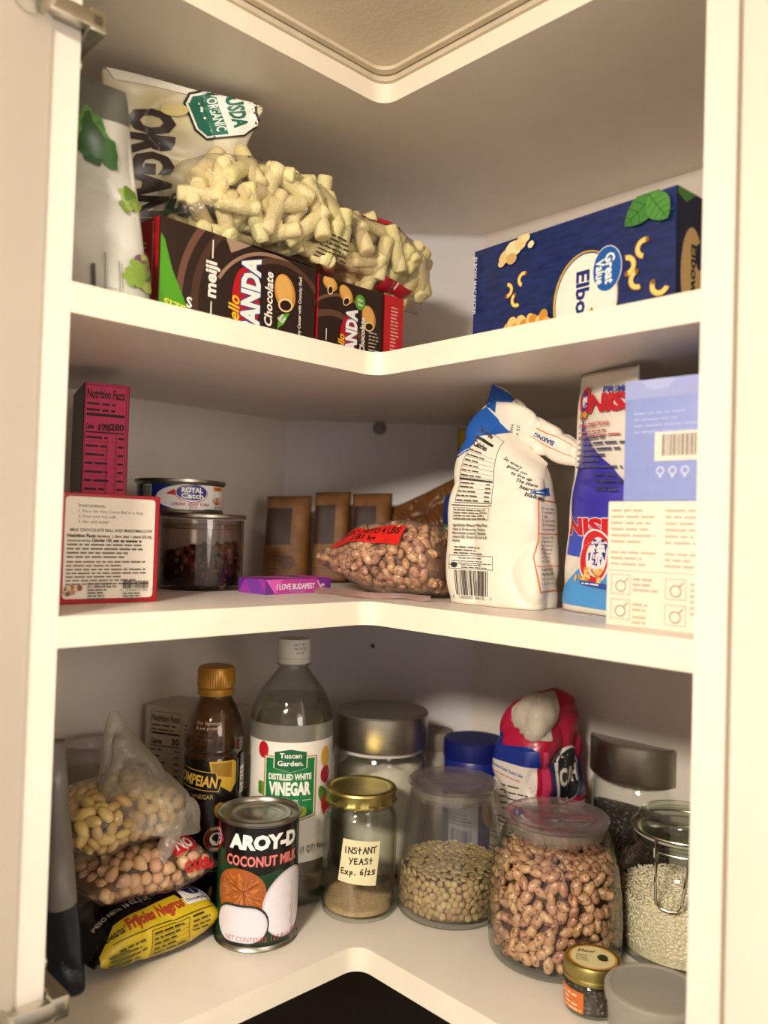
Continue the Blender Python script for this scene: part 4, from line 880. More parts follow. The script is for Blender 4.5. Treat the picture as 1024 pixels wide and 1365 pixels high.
for i, s in enumerate(('2 loaves (16 slices each)', 'High Altitude (3500-', 'add ¼ cup water with', '1 hour 10 minutes.')): a.text(s, U0-.003, .0315-.0036*i, .0020, INK, w=.024, bold=.02 if i < 2 else 0)
a.lay('recipe_panel', f_, t, .003, .004)
a = Art(.5, lift=4e-4)
for i, s in enumerate(('So every', 'gone on', 'to live up', 'The stam', 'heartland', 'bakers')): a.text(s, N1+.008+.0052*i, .1285-.0074*i, .0042, INK, w=.0225, shear=.25, bold=.02, rot=-.22)
a.poly([(WF/2-.010, .0940), (WF/2+.020, .0935), (WF/2+.020, .1035), (WF/2+.006, .1010)], BLU); a.fine(WF/2-.002, .098, WF/2+.018, 1, .003, '#dfe6f0', 3); a.lay('slogan', f_, t, .003, .003)
# rolled-over top strip
e0 = MF @ V(-.020, .014, .186); e1 = MF @ V(.068, .018, .128); d = (e1-e0); Ls = d.length; zx = d.normalized(); yv = V(-MF[0][1], -MF[1][1], 0)*-1; xv = yv.cross(zx).normalized(); yv = zx.cross(xv)
MS = Matrix(((xv.x, yv.x, zx.x, e0.x), (xv.y, yv.y, zx.y, e0.y), (xv.z, yv.z, zx.z, e0.z), (0, 0, 0, 1)))
sb = LoftBag([(0, .000, 0, -.006, .030, .012, 3, .35), (.2, .002, 0, Ls*.2, .036, .018, 3, .1), (.5, .004, -.002, Ls*.5, .034, .020, 3, 0), (.8, .0, 0, Ls*.8, .028, .016, 3, 0), (1, -.003, 0, Ls, .024, .010, 3, -.2)], amp=.004, freq=45, seed=9, M=MS, crease=.005, cfreq=40)
bm = sb.bm(64, 40); bmesh.ops.translate(bm, vec=-t.location, verts=bm.verts); mesh_obj('folded_top', bm, paper, t, True, 180)
g_ = lambda u, v, off: sb.P(u/sb.perim(.5), v/Ls, off)-t.location
a = Art(.5, lift=4e-4); a.poly([(-.018, -.004), (.010, -.004), (.006, .010), (-.004, .008), (-.012, .020), (-.020, .018)], BLU); a.lay('blue_fold', g_, t, .003, .003)
a = Art(.5, lift=4e-4); a.text('MAR 23 23', .003, .030, .0032, '#4a4640', w=.018, rot=.3); a.text('23 03', .000, .036, .0032, '#4a4640', w=.012, rot=.3); a.text('BAKING', -.004, Ls*.72, .0042, '#23408c', w=.022, bold=.03, rot=math.pi/2+math.pi); a.line([(.002, Ls*.5), (.004, Ls*.98)], .0008, OR); a.line([(-.008, Ls*.5), (-.010, Ls*.98)], .0008, OR); a.lay('date_stamp', g_, t, .003, .003)

# ---- pouch of rice with blue print
nb = PatchBag(V(.1725, -.022, ZB+.001), V(.2130, -.088, ZB+.001), V(.2100, -.102, ZB+.200), V(.1790, -.034, ZB+.204), .013, amp=.004, freq=22, seed=12, crease=.004, cfreq=18, pu=2.6, pv=4, open_bottom=True)
t = thing('rice_pouch', 'purple and light blue rice pouch standing beside the flour bag', 'bag', (.185, -.05, ZB)); TI = t.location.copy(); bm = nb.bm(48, 56); bmesh.ops.translate(bm, vec=-TI, verts=bm.verts)
mesh_obj('pouch_body', bm, mat('milky_pouch_film', '#dcd6cb', .28, var=.02, bump=.2, bscale=40), t, True, 180)
f_ = lambda u, v, off: nb.P(u/nb.W, v/nb.H, off)-TI; W_, H_ = nb.W, nb.H
a = Art(.28, lift=8e-4)
a.poly([(.10*W_, .235*H_), (.97*W_, .205*H_), (.97*W_, .50*H_), (.80*W_, .60*H_), (.45*W_, .69*H_), (.22*W_, .80*H_), (.15*W_, .74*H_), (.10*W_, .5*H_)], '#3b34a4'); a.poly([(.10*W_, .235*H_), (.97*W_, .205*H_), (.97*W_, .40*H_), (.09*W_, .40*H_)], '#3c50c0')
a.poly([(.03*W_, .03*H_), (.97*W_, .02*H_), (.97*W_, .21*H_), (.62*W_, .17*H_), (.33*W_, .125*H_)], '#4a94d8'); a.poly([(.03*W_, .03*H_), (.97*W_, .02*H_), (.97*W_, .22*H_), (.55*W_, .25*H_), (.10*W_, .10*H_)], '#4a94d8')
a.lay('blue_panel', f_, t, .003, .003)
a = Art(.28, lift=1.1e-3); 
for g, c in ((1.5, '#f0eeea'), (0, '#c81c2c')): 
    for dx, dy in (((0, 0),) if not g else ((-1, 0), (1, 0), (0, 1), (0, -1))): a.text('NISHIKI', .10*W_+dx*.0006, .325*H_+dy*.0006, .0125, c, w=.098, bold=.06)
a.ellipse(.58*W_, .235*H_, .019, .023, '#f0e8e4'); a.ellipse(.58*W_, .235*H_, .0175, .0215, '#cf2030'); a.ellipse(.62*W_, .235*H_, .0125, .0165, '#eae2e6'); a.text('錦', .62*W_, .212*H_, .015, '#23308c', w=.022, align='c', bold=.05)
RR = random.Random(2)
for i in range(26): a.ellipse(.44*W_+RR.uniform(-.010, .022), .145*H_+RR.uniform(-.005, .008), .0026, .0016, RR.choice(['#e0a84a', '#c98a2e', '#eac070']), RR.uniform(0, 3), 10)
a.poly([(.40*W_, .118*H_), (.85*W_, .108*H_), (.85*W_, .128*H_), (.40*W_, .136*H_)], '#2a4a9c'); a.fine(.43*W_, .134*H_, .85*W_, 1, .0035, '#e6e6ee', 4)
a.text('NISHIKI', .36*W_, .825*H_, .0135, '#b8202e', w=.09, bold=.06); a.text('PREMIUM', .56*W_, .900*H_, .0048, '#2a3a8c', w=.04, bold=.03)
a.ellipse(.27*W_, .865*H_, .0075, .0135, '#c0202c'); a.ellipse(.27*W_, .866*H_, .0045, .0095, '#2a3a8c'); a.text('錦', .27*W_, .850*H_, .007, '#e8dcd0', w=.007, align='c', bold=.03)
for i in range(8): a.ellipse(.19*W_+.0017*i, .815*H_-.001*math.sin(i), .0022, .0022, '#d09a40', i, 10)
a.text('COOKING DIRECTIONS:', .15*W_, .765*H_, .0030, '#b8303a', w=.046, bold=.03); a.fine(.16*W_, .757*H_, .95*W_, 2, .0036, '#b8505a', 6); a.fine(.20*W_, .735*H_, .95*W_, 6, .0048, '#4a4a6c', 7); a.fine(.58*W_, .585*H_, .95*W_, 4, .0046, '#3a3a5c', 8)
a.lay('front_print', f_, t, .003, .003)

# ---- two boxes at the right end
P0, P1 = V(.179, -.137), V(.2330, -.1860)
t, L, mp = carton('white_carton', 'cream carton with pale icons under the lavender box, right end', 'box', P0, P1, .062, .0905, ZB, '#e9dfcf', rough=.5)
a = Art(.5); c = '#bcaa96'; a.fine(.003, .0865, .040, 6, .0045, c, 2); a.fine(.044, .0865, L-.002, 6, .0045, c, 3); a.fine(.003, .056, .040, 3, .0042, c, 4); a.fine(.044, .056, L-.002, 3, .0042, c, 5); a.rect(.002, .0400, L-.002, .0404, c)
for x, y in ((.004, .023), (.004, .005), (.045, .022), (.045, .004)): a.frame(x, y, x+.015, y+.0145, .0005, '#c2b09c'); a.arc(x+.0075, y+.006, .0035, .0042, 0, 360, '#8f8072', 20); a.line([(x+.010, y+.009), (x+.013, y+.012)], .0007, '#8f8072')
a.fine(.021, .037, .042, 3, .0038, c, 6); a.fine(.021, .019, .036, 2, .0038, c, 7); a.fine(.021, .010, .034, 2, .0038, c, 8); a.fine(.063, .036, L-.001, 6, .004, c, 9)
a.lay('front_print', mp['front'], t)
P0, P1 = V(.1885, -.1415), V(.2350, -.1835)
t, L, mp = carton('lavender_box', 'lavender blue box with a barcode on top of the cream carton', 'box', P0, P1, .058, .0875, ZB+.0907, '#8c9ad6', rough=.45)
a = Art(.45); a.rect(0, .074, L, .0875, '#9aa4d8'); a.poly([(.012, .0865), (.019, .080), (.032, .080), (.038, .0865), (.026, .0875)], '#aab3e0'); a.fine(.007, .066, L-.003, 4, .0045, '#a5afe2', 3); a.rect(.0235, .0285, L-.002, .049, '#e6dccf'); a.barcode(.029, .032, L-.008, .047, 6, '#6a6058')
for i in range(3): a.arc(.028+.009*i, .0215, .0018, .0032, 0, 360, '#c2c8ea', 16); a.rect(.0268+.009*i, .0165, .0292+.009*i, .019, '#c2c8ea')
a.lay('front_print', mp['front'], t)

# ================================================================== bottom shelf
def jar_shell(prof, wall, base):
    """outer profile from the foot up, returned as a closed glass wall with an inner skin"""
    inner = [(max(r-wall, .001), z) for r, z in prof[::-1] if z > base]; inner.append((max(inner[-1][0]-.002, .001), base)); return [(0, 0)]+prof+inner+[(0, base)]
def prof_fn(prof):
    Z = [p[1] for p in prof]; Rr = [p[0] for p in prof]
    return lambda z: float(np.interp(z, Z, Rr))

# ---- coconut milk can
x, y, r, h = -.095, .013, .0378, .1125
t = thing('coconut_milk_can', 'black and green coconut milk can with silver lid, front of the bottom shelf', 'can', (x, y, ZC)); fa = facing(x, y)
mesh_obj('can_body', lathe_bm([(0, .002), (r-.005, .002), (r-.004, 0), (r-.0006, 0), (r+.0004, .0014), (r-.0014, .0042), (r-.0014, h-.0045), (r+.0003, h-.0030), (r+.0004, h-.0004), (r-.0012, h), (r-.0028, h-.0015), (r-.0034, h-.0042), (r-.008, h-.0042), (r-.0095, h-.0030), (r-.013, h-.0032), (r-.0145, h-.0042), (r-.021, h-.0042), (r-.0225, h-.0036), (0, h-.0036)], 80), tin, t)
a = Art(.22); D = .118
a.rect(-D, .0048, D, h-.005, '#0b0b0c'); a.rect(-D, .0048, -.0325, .085, '#0f3d22'); a.poly([(-.033, .0048), (.034, .0048), (.034, .064), (.02, .070), (.0, .066), (-.033, .078)], '#12381f'); a.rect(-D, .0046, D, .0070, '#0a0a0a')
a.poly([(-.058, .0925), (-.047, .108), (-.036, .0925), (-.047, .080)], '#b5202c'); a.ellipse(-.0465, .0928, .0055, .0072, '#e6e6ea'); a.ellipse(-.0465, .0928, .0040, .0055, '#27306a'); a.arc(-.0465, .0928, .0014, .0026, 30, 330, '#e6e6ea', 14)
a.text('AROY-D', -.0275, .0895, .0112, '#ecebe8', w=.066, bold=.06, shear=.04); a.text('COCONUT MILK', -.0300, .0745, .0084, '#b8484a', w=.070, bold=.05); a.text('COCONUT MILK', -.0298, .0746, .0084, '#cf9088', w=.070, bold=.0)
a.lay('paper_label', on_cyl(r-.0014, 0, fa), t, .0018)
a = Art(.3, lift=5e-4); RR = random.Random(3)
pts = []
for k in range(40): q = 6.283*k/40; pts.append((-.0165+.0245*math.cos(q)*(1+.03*math.sin(3*q)), .0490+.0235*math.sin(q)*(1+.03*math.cos(2*q))))
a.poly(pts, '#9c5424')
for k in range(120):
    q = RR.uniform(0, 6.283); d0 = RR.uniform(.05, .75); d1 = min(.97, d0+RR.uniform(.12, .3)); cx, cy = -.012, .052; ex, ey = (-.0165+.0240*math.cos(q)), (.0490+.0230*math.sin(q)); a.line([(cx+(ex-cx)*d0, cy+(ey-cy)*d0), (cx+(ex-cx)*d1, cy+(ey-cy)*d1)], .0006, RR.choice(['#b8692f', '#7c3d18', '#cd8548', '#8f4a1e', '#c4773a'])); a.n -= 1
a.n += 2; a.line([(-.012, .052), (-.024, .058)], .0007, '#5d2a10'); a.line([(-.012, .052), (.001, .060)], .0007, '#5d2a10'); a.line([(-.012, .052), (-.010, .039)], .0007, '#5d2a10')
a.ellipse(.031, .039, .026, .030, '#c9c2cc', -.35, 44); a.ellipse(.0315, .0385, .0245, .0285, '#e3dde6', -.35, 44)
for k in range(4): a.arc(.006, .043-.011*k, .030, .0306, -28, 28, '#b9b2bc', 16)
b = Art(); b.rrect(-.0400, .0075, .0110, .0410, .0155, '#1a2a28'); b.rrect(-.0388, .0085, .0098, .0390, .0148, '#c8c0cc'); b.rrect(-.0378, .0090, .0088, .0375, .0140, '#d8d2de')
for it in b.items: a._add(it[0], it[1], it[2])
a.text('NET CONTENTS  13.5 fl oz (400 ml)', -.028, .0095, .0042, '#b8485a', w=.078); a.lay('coconut_picture', on_cyl(r-.0014, 0, fa), t, .0018)

# ---- white vinegar bottle
x, y, r = -.0790, .1005, .0425
t = thing('vinegar_bottle', 'large clear vinegar bottle with white cap and green label', 'bottle', (x, y, ZC)); fa = facing(x, y)
pr = [(.036, 0), (.041, .002), (r, .008), (r, .018), (r-.0012, .022), (r, .026), (r, .034), (r-.0012, .038), (r, .042), (r, .172), (r-.0006, .178), (r-.003, .190), (.0335, .204), (.0255, .215), (.0185, .2235), (.0150, .228), (.0150, .231), (.0172, .2315), (.0172, .2335), (.0150, .234), (.0150, .236)]
mesh_obj('bottle_body', lathe_bm(jar_shell(pr, .0008, .002), 72), petp, t)
lq = [(max(a_-.0012, .001), b_) for a_, b_ in pr if b_ < .197]; lq = [(0, .003)]+[(q[0], max(q[1], .003)) for q in lq]+[(.0355, .1985), (0, .1985)]
mesh_obj('frosted_label_top', lathe_bm([(r+.0003, .1615), (r+.0003, .1725), (r-.0001, .1780)], 64), clear_mat('frosted_label', '#f0f0ea', '#c4c4bc', refl=.3, base=.04, power=3, rough=.3, haze=.4, hazecol='#d8d6cc'), t)
mesh_obj('vinegar', lathe_bm(lq, 64), clear_mat('clear_vinegar', '#fafaf5', '#c4c6bc', refl=.5, base=.02, power=3), t)
mesh_obj('cap', lathe_bm([(.0150, .2335), (.0166, .2335), (.0168, .2385), (.0160, .239), (.0160, .2395), (.0168, .240), (.0168, .2565), (.0160, .2580), (0, .2582)], 64), mat('white_cap', '#dedbd4', .4, bump=.02), t)
b = on_cyl(.0168, 0, fa); b.ref = .0168; a = Art(.4)
for i, s in enumerate(('BEST BY', '06/19/25', '0143')): a.text(s, .0065, .2520-.0042*i, .0028, '#3a3a3a', w=(.0125, .0125, .008)[i], align='c')
a.lay('date_stamp', b, t, .0018)
a = Art(.35); D = .133; GR = '#15743c'
a.rect(-D*.8, .050, D*.8, .1670, '#e9e5da')
a.ellipse(-.0290, .158, .0062, .0082, '#b81c2c'); a.line([(-.029, .166), (-.027, .169)], .0008, '#5a7a2c')
for q in range(10): a.ellipse(-.031+.004*(q % 4), .117+.0036*(q//4), .0034, .0030, ('#4f7a2c', '#6b9438', '#3c6424', '#8aa84a')[q % 4], q, 12)
for q in range(4): a.ellipse(-.034+.003*q, .108, .004, .0022, '#4f7a2c', q, 12)
a.ellipse(.0385, .150, .006, .010, '#d8a43c'); a.ellipse(.0395, .132, .007, .0085, '#a51f34'); a.ellipse(.036, .112, .005, .010, '#5d8a34', .4); a.ellipse(.041, .100, .006, .012, '#c02a34', .3)
a.poly([(-.0265, .1535), (.0265, .1535), (.0265, .0945), (.0, .0885), (-.0265, .0945)], '#b0793a'); a.poly([(-.0252, .1525), (.0252, .1525), (.0252, .0955), (.0, .0897), (-.0252, .0955)], '#e6e2d4'); a.poly([(-.0242, .1515), (.0242, .1515), (.0242, .0965), (.0, .0908), (-.0242, .0965)], GR)
hx = lambda s: [(-.0155*s, .1505), (-.0155*s, .1420), (0, .1420-.0035*s), (.0155*s, .1420), (.0155*s, .1575), (0, .1575+.0030*s), (-.0155*s, .1575)]
a.poly(hx(1.06), '#e6e2d4'); a.poly(hx(1.0), '#0f5c34'); a.text('Tuscan', 0, .1520, .0046, '#eeeee6', w=.021, align='c', bold=.02); a.text('Garden.', 0, .1446, .0046, '#eeeee6', w=.025, align='c', bold=.02)
a.text('DISTILLED WHITE', 0, .1310, .0054, '#eeeee6', w=.042, align='c', bold=.04); a.text('VINEGAR', 0, .1165, .0115, '#f2f0ea', w=.041, align='c', bold=.05); a.text('5% ACIDITY', 0, .1090, .0028, '#eeeee6', w=.017, align='c', bold=.02); a.line([(-.021, .111), (-.0125, .111)], .0005, '#eeeee6'); a.line([(.0125, .111), (.021, .111)], .0005, '#eeeee6')
a.ellipse(.012, .1000, .005, .005, '#b5c43c'); a.fine(.009, .1025, .015, 2, .002, '#2a5a20', 4); a.text('32 FL OZ (1 QT) 946 mL', -.012, .0600, .0062, '#2c2a28', w=.058)
a.lay('paper_label', on_cyl(r, -.005, fa), t, .0018)

# ---- dark oil bottle with gold cap
x, y, r = -.150, .062, .0284
t = thing('oil_bottle', 'slim dark bottle with gold cap and black label behind the coconut can', 'bottle', (x, y, ZC)); fa = facing(x, y); UP = .027
pr = [(.024, 0), (.0272, .0015), (r, .006), (r, .120), (r-.0008, .122), (r-.0008, .1275), (r, .129), (r-.0006, .131), (r, .133), (r-.0006, .135), (r, .137), (r-.0010, .145), (.0250, .157), (.0205, .168), (.0165, .175), (.0150, .1775), (.0150, .186)]
pr = [(a_, b_+(UP if b_ > .1 else 0)) for a_, b_ in pr]
mesh_obj('bottle_body', lathe_bm(jar_shell(pr, .0008, .002), 60), clear_mat('amber_bottle_plastic', '#ecdccb', '#8a6e56', refl=.6, base=.05, power=3, rough=.08, haze=.05, hazecol='#6a4a34'), t)
mesh_obj('dark_oil', lathe_bm([(0, .003), (.0225, .003), (.0265, .007), (r-.0013, .012), (r-.0013, .122+UP), (0, .122+UP)], 48), mat('dark_oil', '#160d08', .1), t)
cp = bmesh.new(); prc = [(.0150, .1795), (.0176, .1795), (.0180, .1810), (.0176, .1855), (.0168, .1860), (.0170, .1868), (.0180, .1875), (.0180, .2030), (.0168, .2062), (.0140, .2072), (0, .2072)]
lathe_bm(prc, 96, cp, Matrix.Translation(V(0, 0, UP)))
for v in cp.verts:
    rr = math.hypot(v.co.x, v.co.y)
    if rr > .0172 and .187+UP < v.co.z < .2035+UP: an = math.atan2(v.co.y, v.co.x); k = 1+.016*(1 if int((an+7)*96/6.2832) % 2 else -1); v.co.x *= k; v.co.y *= k
mesh_obj('cap', cp, mat('gold_cap_plastic', '#b5822c', .35, metal=.35, var=.03), t)
a = Art(.25); a.rect(-.085, .004, .085, .1205, '#0c0b0b'); a.poly([(-.004, .1205), (.020, .1205), (.024, .118), (.024, .098), (.018, .090), (.0, .102)], '#c09a34'); a.poly([(-.002, .1190), (.0185, .1190), (.0185, .104), (.0, .108)], '#8f6c20')
b = Art(); b.poly([(-.034, -.0085), (.018, -.0085), (.0195, .004), (.015, .0045), (.013, .0095), (-.034, .0095)], '#b8963c'); b.poly([(-.0335, -.0078), (.0174, -.0078), (.0188, .0035), (.0144, .004), (.0124, .0088), (-.0335, .0088)], '#0d0c0c'); b.text('POMPEIAN', .015, -.0045, .0095, '#cda64a', w=.046, align='r', bold=.03, shear=.05); b.rotated(0, 0, -.10)
for it in b.items: a._add([(p[0]-.011, p[1]+.102) for p in it[0]], it[1], it[2])
a.text('VINEGAR', -.010, .0855, .0040, '#b09048', w=.022, align='c'); a.ellipse(.008, .0745, .0060, .0075, '#8a6a28'); a.ellipse(.009, .0755, .0035, .0045, '#5a4216')
a.ellipse(.005, .0480, .0112, .0112, '#6f1b16', n=40); a.ellipse(.005, .0480, .0075, .0075, '#0d0c0c', n=32); a.ellipse(.005, .0480, .0062, .0062, '#dcd4c4', n=32); a.ellipse(.005, .0492, .0042, .0034, '#1c1a18', n=20); a.rect(.0043, .0440, .0057, .0480, '#1c1a18')
a.text('FARMER', .005, .0566, .0024, '#d8c8b0', w=.011, align='c', bold=.03); a.text('OWNED', .005, .0374, .0024, '#d8c8b0', w=.011, align='c', bold=.03); a.arc(.005, .048, .0112, .0118, 0, 360, '#a8843c', 40)
for k in range(3): a.rect(-.002, .0260-.004*k, .012, .0266-.004*k, '#8f8c88')
a.rect(.0300, .086, .0445, .122, '#e2dac6'); a.rect(.0300, .112, .0445, .124, '#14203c'); a.fine(.031, .110, .0435, 3, .0038, '#2a2622', 3); a.text('Nutrition', .0312, .0955, .003, '#2a2622', w=.012, bold=.03); a.fine(.031, .094, .0435, 2, .0034, '#2a2622', 4)
a.lay('black_label', on_cyl(r, UP, fa), t, .0016)
a = Art(.3); a.text('Our Signature', -.006, .1545+UP, .0030, '#c8a890', w=.026, align='c'); a.text('& our promise', -.006, .1500+UP, .0030, '#c8a890', w=.026, align='c'); b = on_cyl(prof_fn(pr), 0, fa); b.ref = .027; a.lay('shoulder_lettering', b, t, .002, .001)

# ---- white carton with nutrition facts behind the oil bottle
P0 = px(195, 936, .90); P1 = px(302, 940, .865); P0, P1 = V(P0.x, P0.y), V(P1.x, P1.y)
t, L, mp = carton('tea_box', 'white box with nutrition facts panel behind the gold-capped bottle', 'box', P0, P1, .058, .1715, ZC, '#c9bfae', rough=.5)
a = Art(.5); nutrition(a, .007, .030, .046, .166, '#26211c', None, 'Nutrition Facts', '30', 14, 3, True); a.fine(.052, .158, L-.004, 5, .005, '#6a6054', 5); a.clip(.001, L-.001, .001, .1705).lay('nutrition_panel', mp['front'], t)
a = Art(.5); a.poly([(.012, .118), (.030, .146), (.038, .146), (.038, .128), (.020, .112)], '#1d3a52'); a.text('TEA', .016, .122, .006, '#d8d8d8', rot=.9); a.rect(.03, .03, .05, .08, '#5d7a4c'); a.lay('side_print', mp['right'], t)

# ---- flour jar with steel lid
def steel_lid(t, r, z0, h, name='lid'):
    mesh_obj(name, lathe_bm([(0, z0+.002), (r-.002, z0+.002), (r-.002, z0), (r-.0004, z0), (r, z0+.001), (r, z0+h-.002), (r-.0015, z0+h), (r-.004, z0+h+.0004), (r-.006, z0+h-.0004), (0, z0+h-.0004)], 80), brushed, t)
x, y, r = .012, .1805, .0515
t = thing('flour_jar', 'tall clear jar of white flour with a steel lid, beside the vinegar bottle', 'jar', (x, y, ZC))
pr = [(.046, 0), (.050, .002), (r, .007), (r, .118), (r-.002, .124), (r-.004, .128), (r-.004, .133)]
mesh_obj('glass_body', lathe_bm(jar_shell(pr, .003, .006), 72), glass_dull, t); steel_lid(t, .0525, .1335, .0375)
mesh_obj('seal_ring', lathe_bm([(.044, .1285), (.0478, .1285), (.0480, .1335), (.044, .1335)], 48), mat('white_gasket', '#cfc9bf', .5), t)
bm = bmesh.new(); n = 72; R_ = r-.0036; Z = []
rings = [[bm.verts.new((R_*math.cos(6.2832*i/n), R_*math.sin(6.2832*i/n), z)) for i in range(n)] for z in (.0065, .03, .06, .08)]
top = []
for i in range(n):
    an = 6.2832*i/n; d = math.cos(an-math.radians(200)); z = .113-.014*max(0, d)**2+.003*noise.noise(V(math.cos(an)*3, math.sin(an)*3, 1)); top.append(bm.verts.new((R_*math.cos(an), R_*math.sin(an), z)))
rings.append(top)
for a0, b0 in zip(rings, rings[1:]):
    for i in range(n): j = (i+1) % n; bm.faces.new((a0[i], a0[j], b0[j], b0[i]))
prev = top
for q in (.7, .4): 
    cur = [bm.verts.new((R_*q*math.cos(6.2832*i/n), R_*q*math.sin(6.2832*i/n), top[i].co.z+.004*(1-q)+.003*noise.noise(V(math.cos(6.2832*i/n)*4*q, math.sin(6.2832*i/n)*4*q, 5)))) for i in range(n)]
    for i in range(n): j = (i+1) % n; bm.faces.new((prev[i], prev[j], cur[j], cur[i]))
    prev = cur
bm.faces.new(prev)
mesh_obj('white_flour', bm, mat('white_flour', '#e6dfd2', .95, bump=.5, bscale=90, var=.02), t, True, 180)['kind'] = 'stuff'

# ---- instant yeast jar
x, y, r = -.0045, .070, .0362
t = thing('yeast_jar', 'small glass jar with gold lid and handwritten yeast note', 'jar', (x, y, ZC)); fa = facing(x, y)
pr = [(.030, .0012), (.033, .0), (.0352, .002), (r, .006), (r-.0004, .012), (r, .016), (r, .086), (r-.0004, .091), (.0340, .0965), (.0318, .0995), (.0312, .102), (.0322, .104), (.0312, .106), (.0312, .112)]
mesh_obj('glass_body', lathe_bm(jar_shell(pr, .0018, .005), 72), glass, t)
lb = lathe_bm([(.0312, .1060), (.0338, .1055), (.0350, .1065), (.0350, .1085), (.0342, .1095), (.0342, .1160), (.0350, .1175), (.0343, .1195), (.0325, .1203), (.0305, .1203), (.0290, .1192), (.026, .1188), (.012, .1190), (0, .1190)], 84)
for v in lb.verts:
    rr = math.hypot(v.co.x, v.co.y); an = math.atan2(v.co.y, v.co.x)
    if rr > .0330 and .105 < v.co.z < .1092: k = 1+.022*(1 if int((an+7)*16/6.2832*2) % 2 else -.3); v.co.x *= k; v.co.y *= k
mesh_obj('lid', lb, gold, t)
bm = bmesh.new(); n = 64; ri = r-.0024; prev = None
for q in (1, .8, .55, .3): 
    cur = []
    for i in range(n):
        an = 6.2832*i/n; zz = .0115+.005*math.cos(an-math.radians(100))*q+.0015*noise.noise(V(math.cos(an)*2*q, math.sin(an)*2*q, 3)); cur.append(bm.verts.new((ri*q*math.cos(an), ri*q*math.sin(an), zz)))
    if prev:
        for i in range(n): j = (i+1) % n; bm.faces.new((prev[i], prev[j], cur[j], cur[i]))
    else: outer = cur
    prev = cur
bm.faces.new(prev); lo = [bm.verts.new((ri*.97*math.cos(6.2832*i/n), ri*.97*math.sin(6.2832*i/n), .0056)) for i in range(n)]
for i in range(n): j = (i+1) % n; bm.faces.new((lo[i], lo[j], outer[j], outer[i]))
bm.faces.new(lo[::-1]); mesh_obj('yeast_powder', bm, mat('yeast_powder', '#c9ab80', .95, color2='#b4946a', vscale=300, bump=.8, bscale=900), t, True, 180)['kind'] = 'stuff'
STROKES = {'I': [[(0, 0), (0, 1)]], 'N': [[(0, 0), (.05, 1), (.6, .05), (.65, 1)]], 'S': [[(.6, .9), (.2, .98), (.05, .72), (.5, .45), (.5, .1), (.02, .05)]], 'T': [[(-.05, .95), (.7, 1)], [(.33, .97), (.28, 0)]], 't': [[(.25, 1), (.22, 0)], [(0, .62), (.5, .66)]],
 'A': [[(0, 0), (.35, 1), (.62, 0)], [(.12, .4), (.55, .42)]], 'Y': [[(0, 1), (.3, .5)], [(.62, 1), (.15, -.05)]], 'E': [[(.5, .97), (.05, .95), (.05, .03), (.55, .05)], [(.05, .5), (.42, .52)]], 'x': [[(0, .55), (.45, 0)], [(.45, .58), (0, -.02)]], 'p': [[(.05, .5), (.02, -.35)], [(.05, .45), (.4, .5), (.38, .12), (.04, .1)]], '.': [[(.05, 0), (.1, .05)]],
 '6': [[(.4, .95), (.08, .5), (.1, .08), (.45, .1), (.45, .42), (.1, .4)]], '/': [[(.05, -.2), (.25, 1.1)]], '2': [[(.02, .62), (.35, .68), (.35, .4), (.02, .02), (.45, .05)]], '5': [[(.5, .68), (.1, .66), (.08, .4), (.42, .38), (.4, .05), (.02, .02)]]}
def hand(a, s, x, y, h, sp, w=.0009, col='#1a1716'):
    for ch in s:
        if ch != ' ':
            for st_ in STROKES[ch]: a.line([(x+p[0]*h, y+p[1]*h) for p in st_], w, col); a.n -= 1
        x += sp*(.6 if ch in 'I./ ' else 1)
    a.n += 1
a = Art(.6, lift=4e-4); a.poly([(-.0195, .0400), (.0175, .0360), (.0215, .0770), (-.0150, .0800)], '#ded5ae'); hand(a, 'INStANT', -.0122, .0668, .0056, .0046, .0011); hand(a, 'YEASt', -.0085, .0568, .0054, .0048, .0011); hand(a, 'Exp. 6/25', -.0165, .0470, .0054, .0044, .0011)
a.lay('paper_note', on_cyl(r, 0, fa-.02), t, .0018)

# ---- lentil jar
x, y = .086, .080; R = random.Random(31)
pr = [(.046, 0), (.0510, .0012), (.0530, .005), (.0532, .014), (.0525, .030), (.0505, .055), (.0475, .080), (.0440, .102), (.0415, .114), (.0405, .121)]
t = thing('lentil_jar', 'tapered glass jar one third full of brown lentils, clear lid', 'jar', (x, y, ZC))
mesh_obj('glass_body', lathe_bm(jar_shell(pr, .0022, .0065), 80), glass_dull, t)
def clear_lid(t, z, r, rn):
    mesh_obj('lid', lathe_bm([(0, z-.002), (rn-.004, z-.002), (rn-.004, z-.012), (rn-.0025, z-.012), (rn-.0025, z), (r-.001, z), (r, z+.0012), (r, z+.0035), (r-.0015, z+.005), (r-.006, z+.0055), (r-.009, z+.0046), (rn-.012, z+.0040), (rn-.016, z+.0015), (0, z+.0012)], 80), lid_clear, t)
    mesh_obj('seal_ring', lathe_bm([(rn-.0028, z-.0085), (rn-.0015, z-.0085), (rn-.0010, z-.005), (rn-.0015, z-.0015), (rn-.0028, z-.0015)], 64), seal, t)
clear_lid(t, .1215, .0440, .0405)
pf = prof_fn(pr); lm = mat('lentil_skin', '#b29a70', .5, color2='#a0875c', vscale=200, objvar=.2)
lms = [bean_mesh('lentil', .0078, .0076, .0029, 0, lm, 2), bean_mesh('lentil', .0070, .0069, .0028, 0, lm, 2)]
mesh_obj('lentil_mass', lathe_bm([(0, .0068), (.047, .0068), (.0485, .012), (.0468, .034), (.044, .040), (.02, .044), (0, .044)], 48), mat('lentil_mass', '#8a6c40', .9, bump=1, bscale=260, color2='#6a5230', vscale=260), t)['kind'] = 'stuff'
c = [q for q in scatter(round_fill(x, y, ZC+.0068, ZC+.0455, pf, .0038, R, 40000, .002), .0048, 2000)]
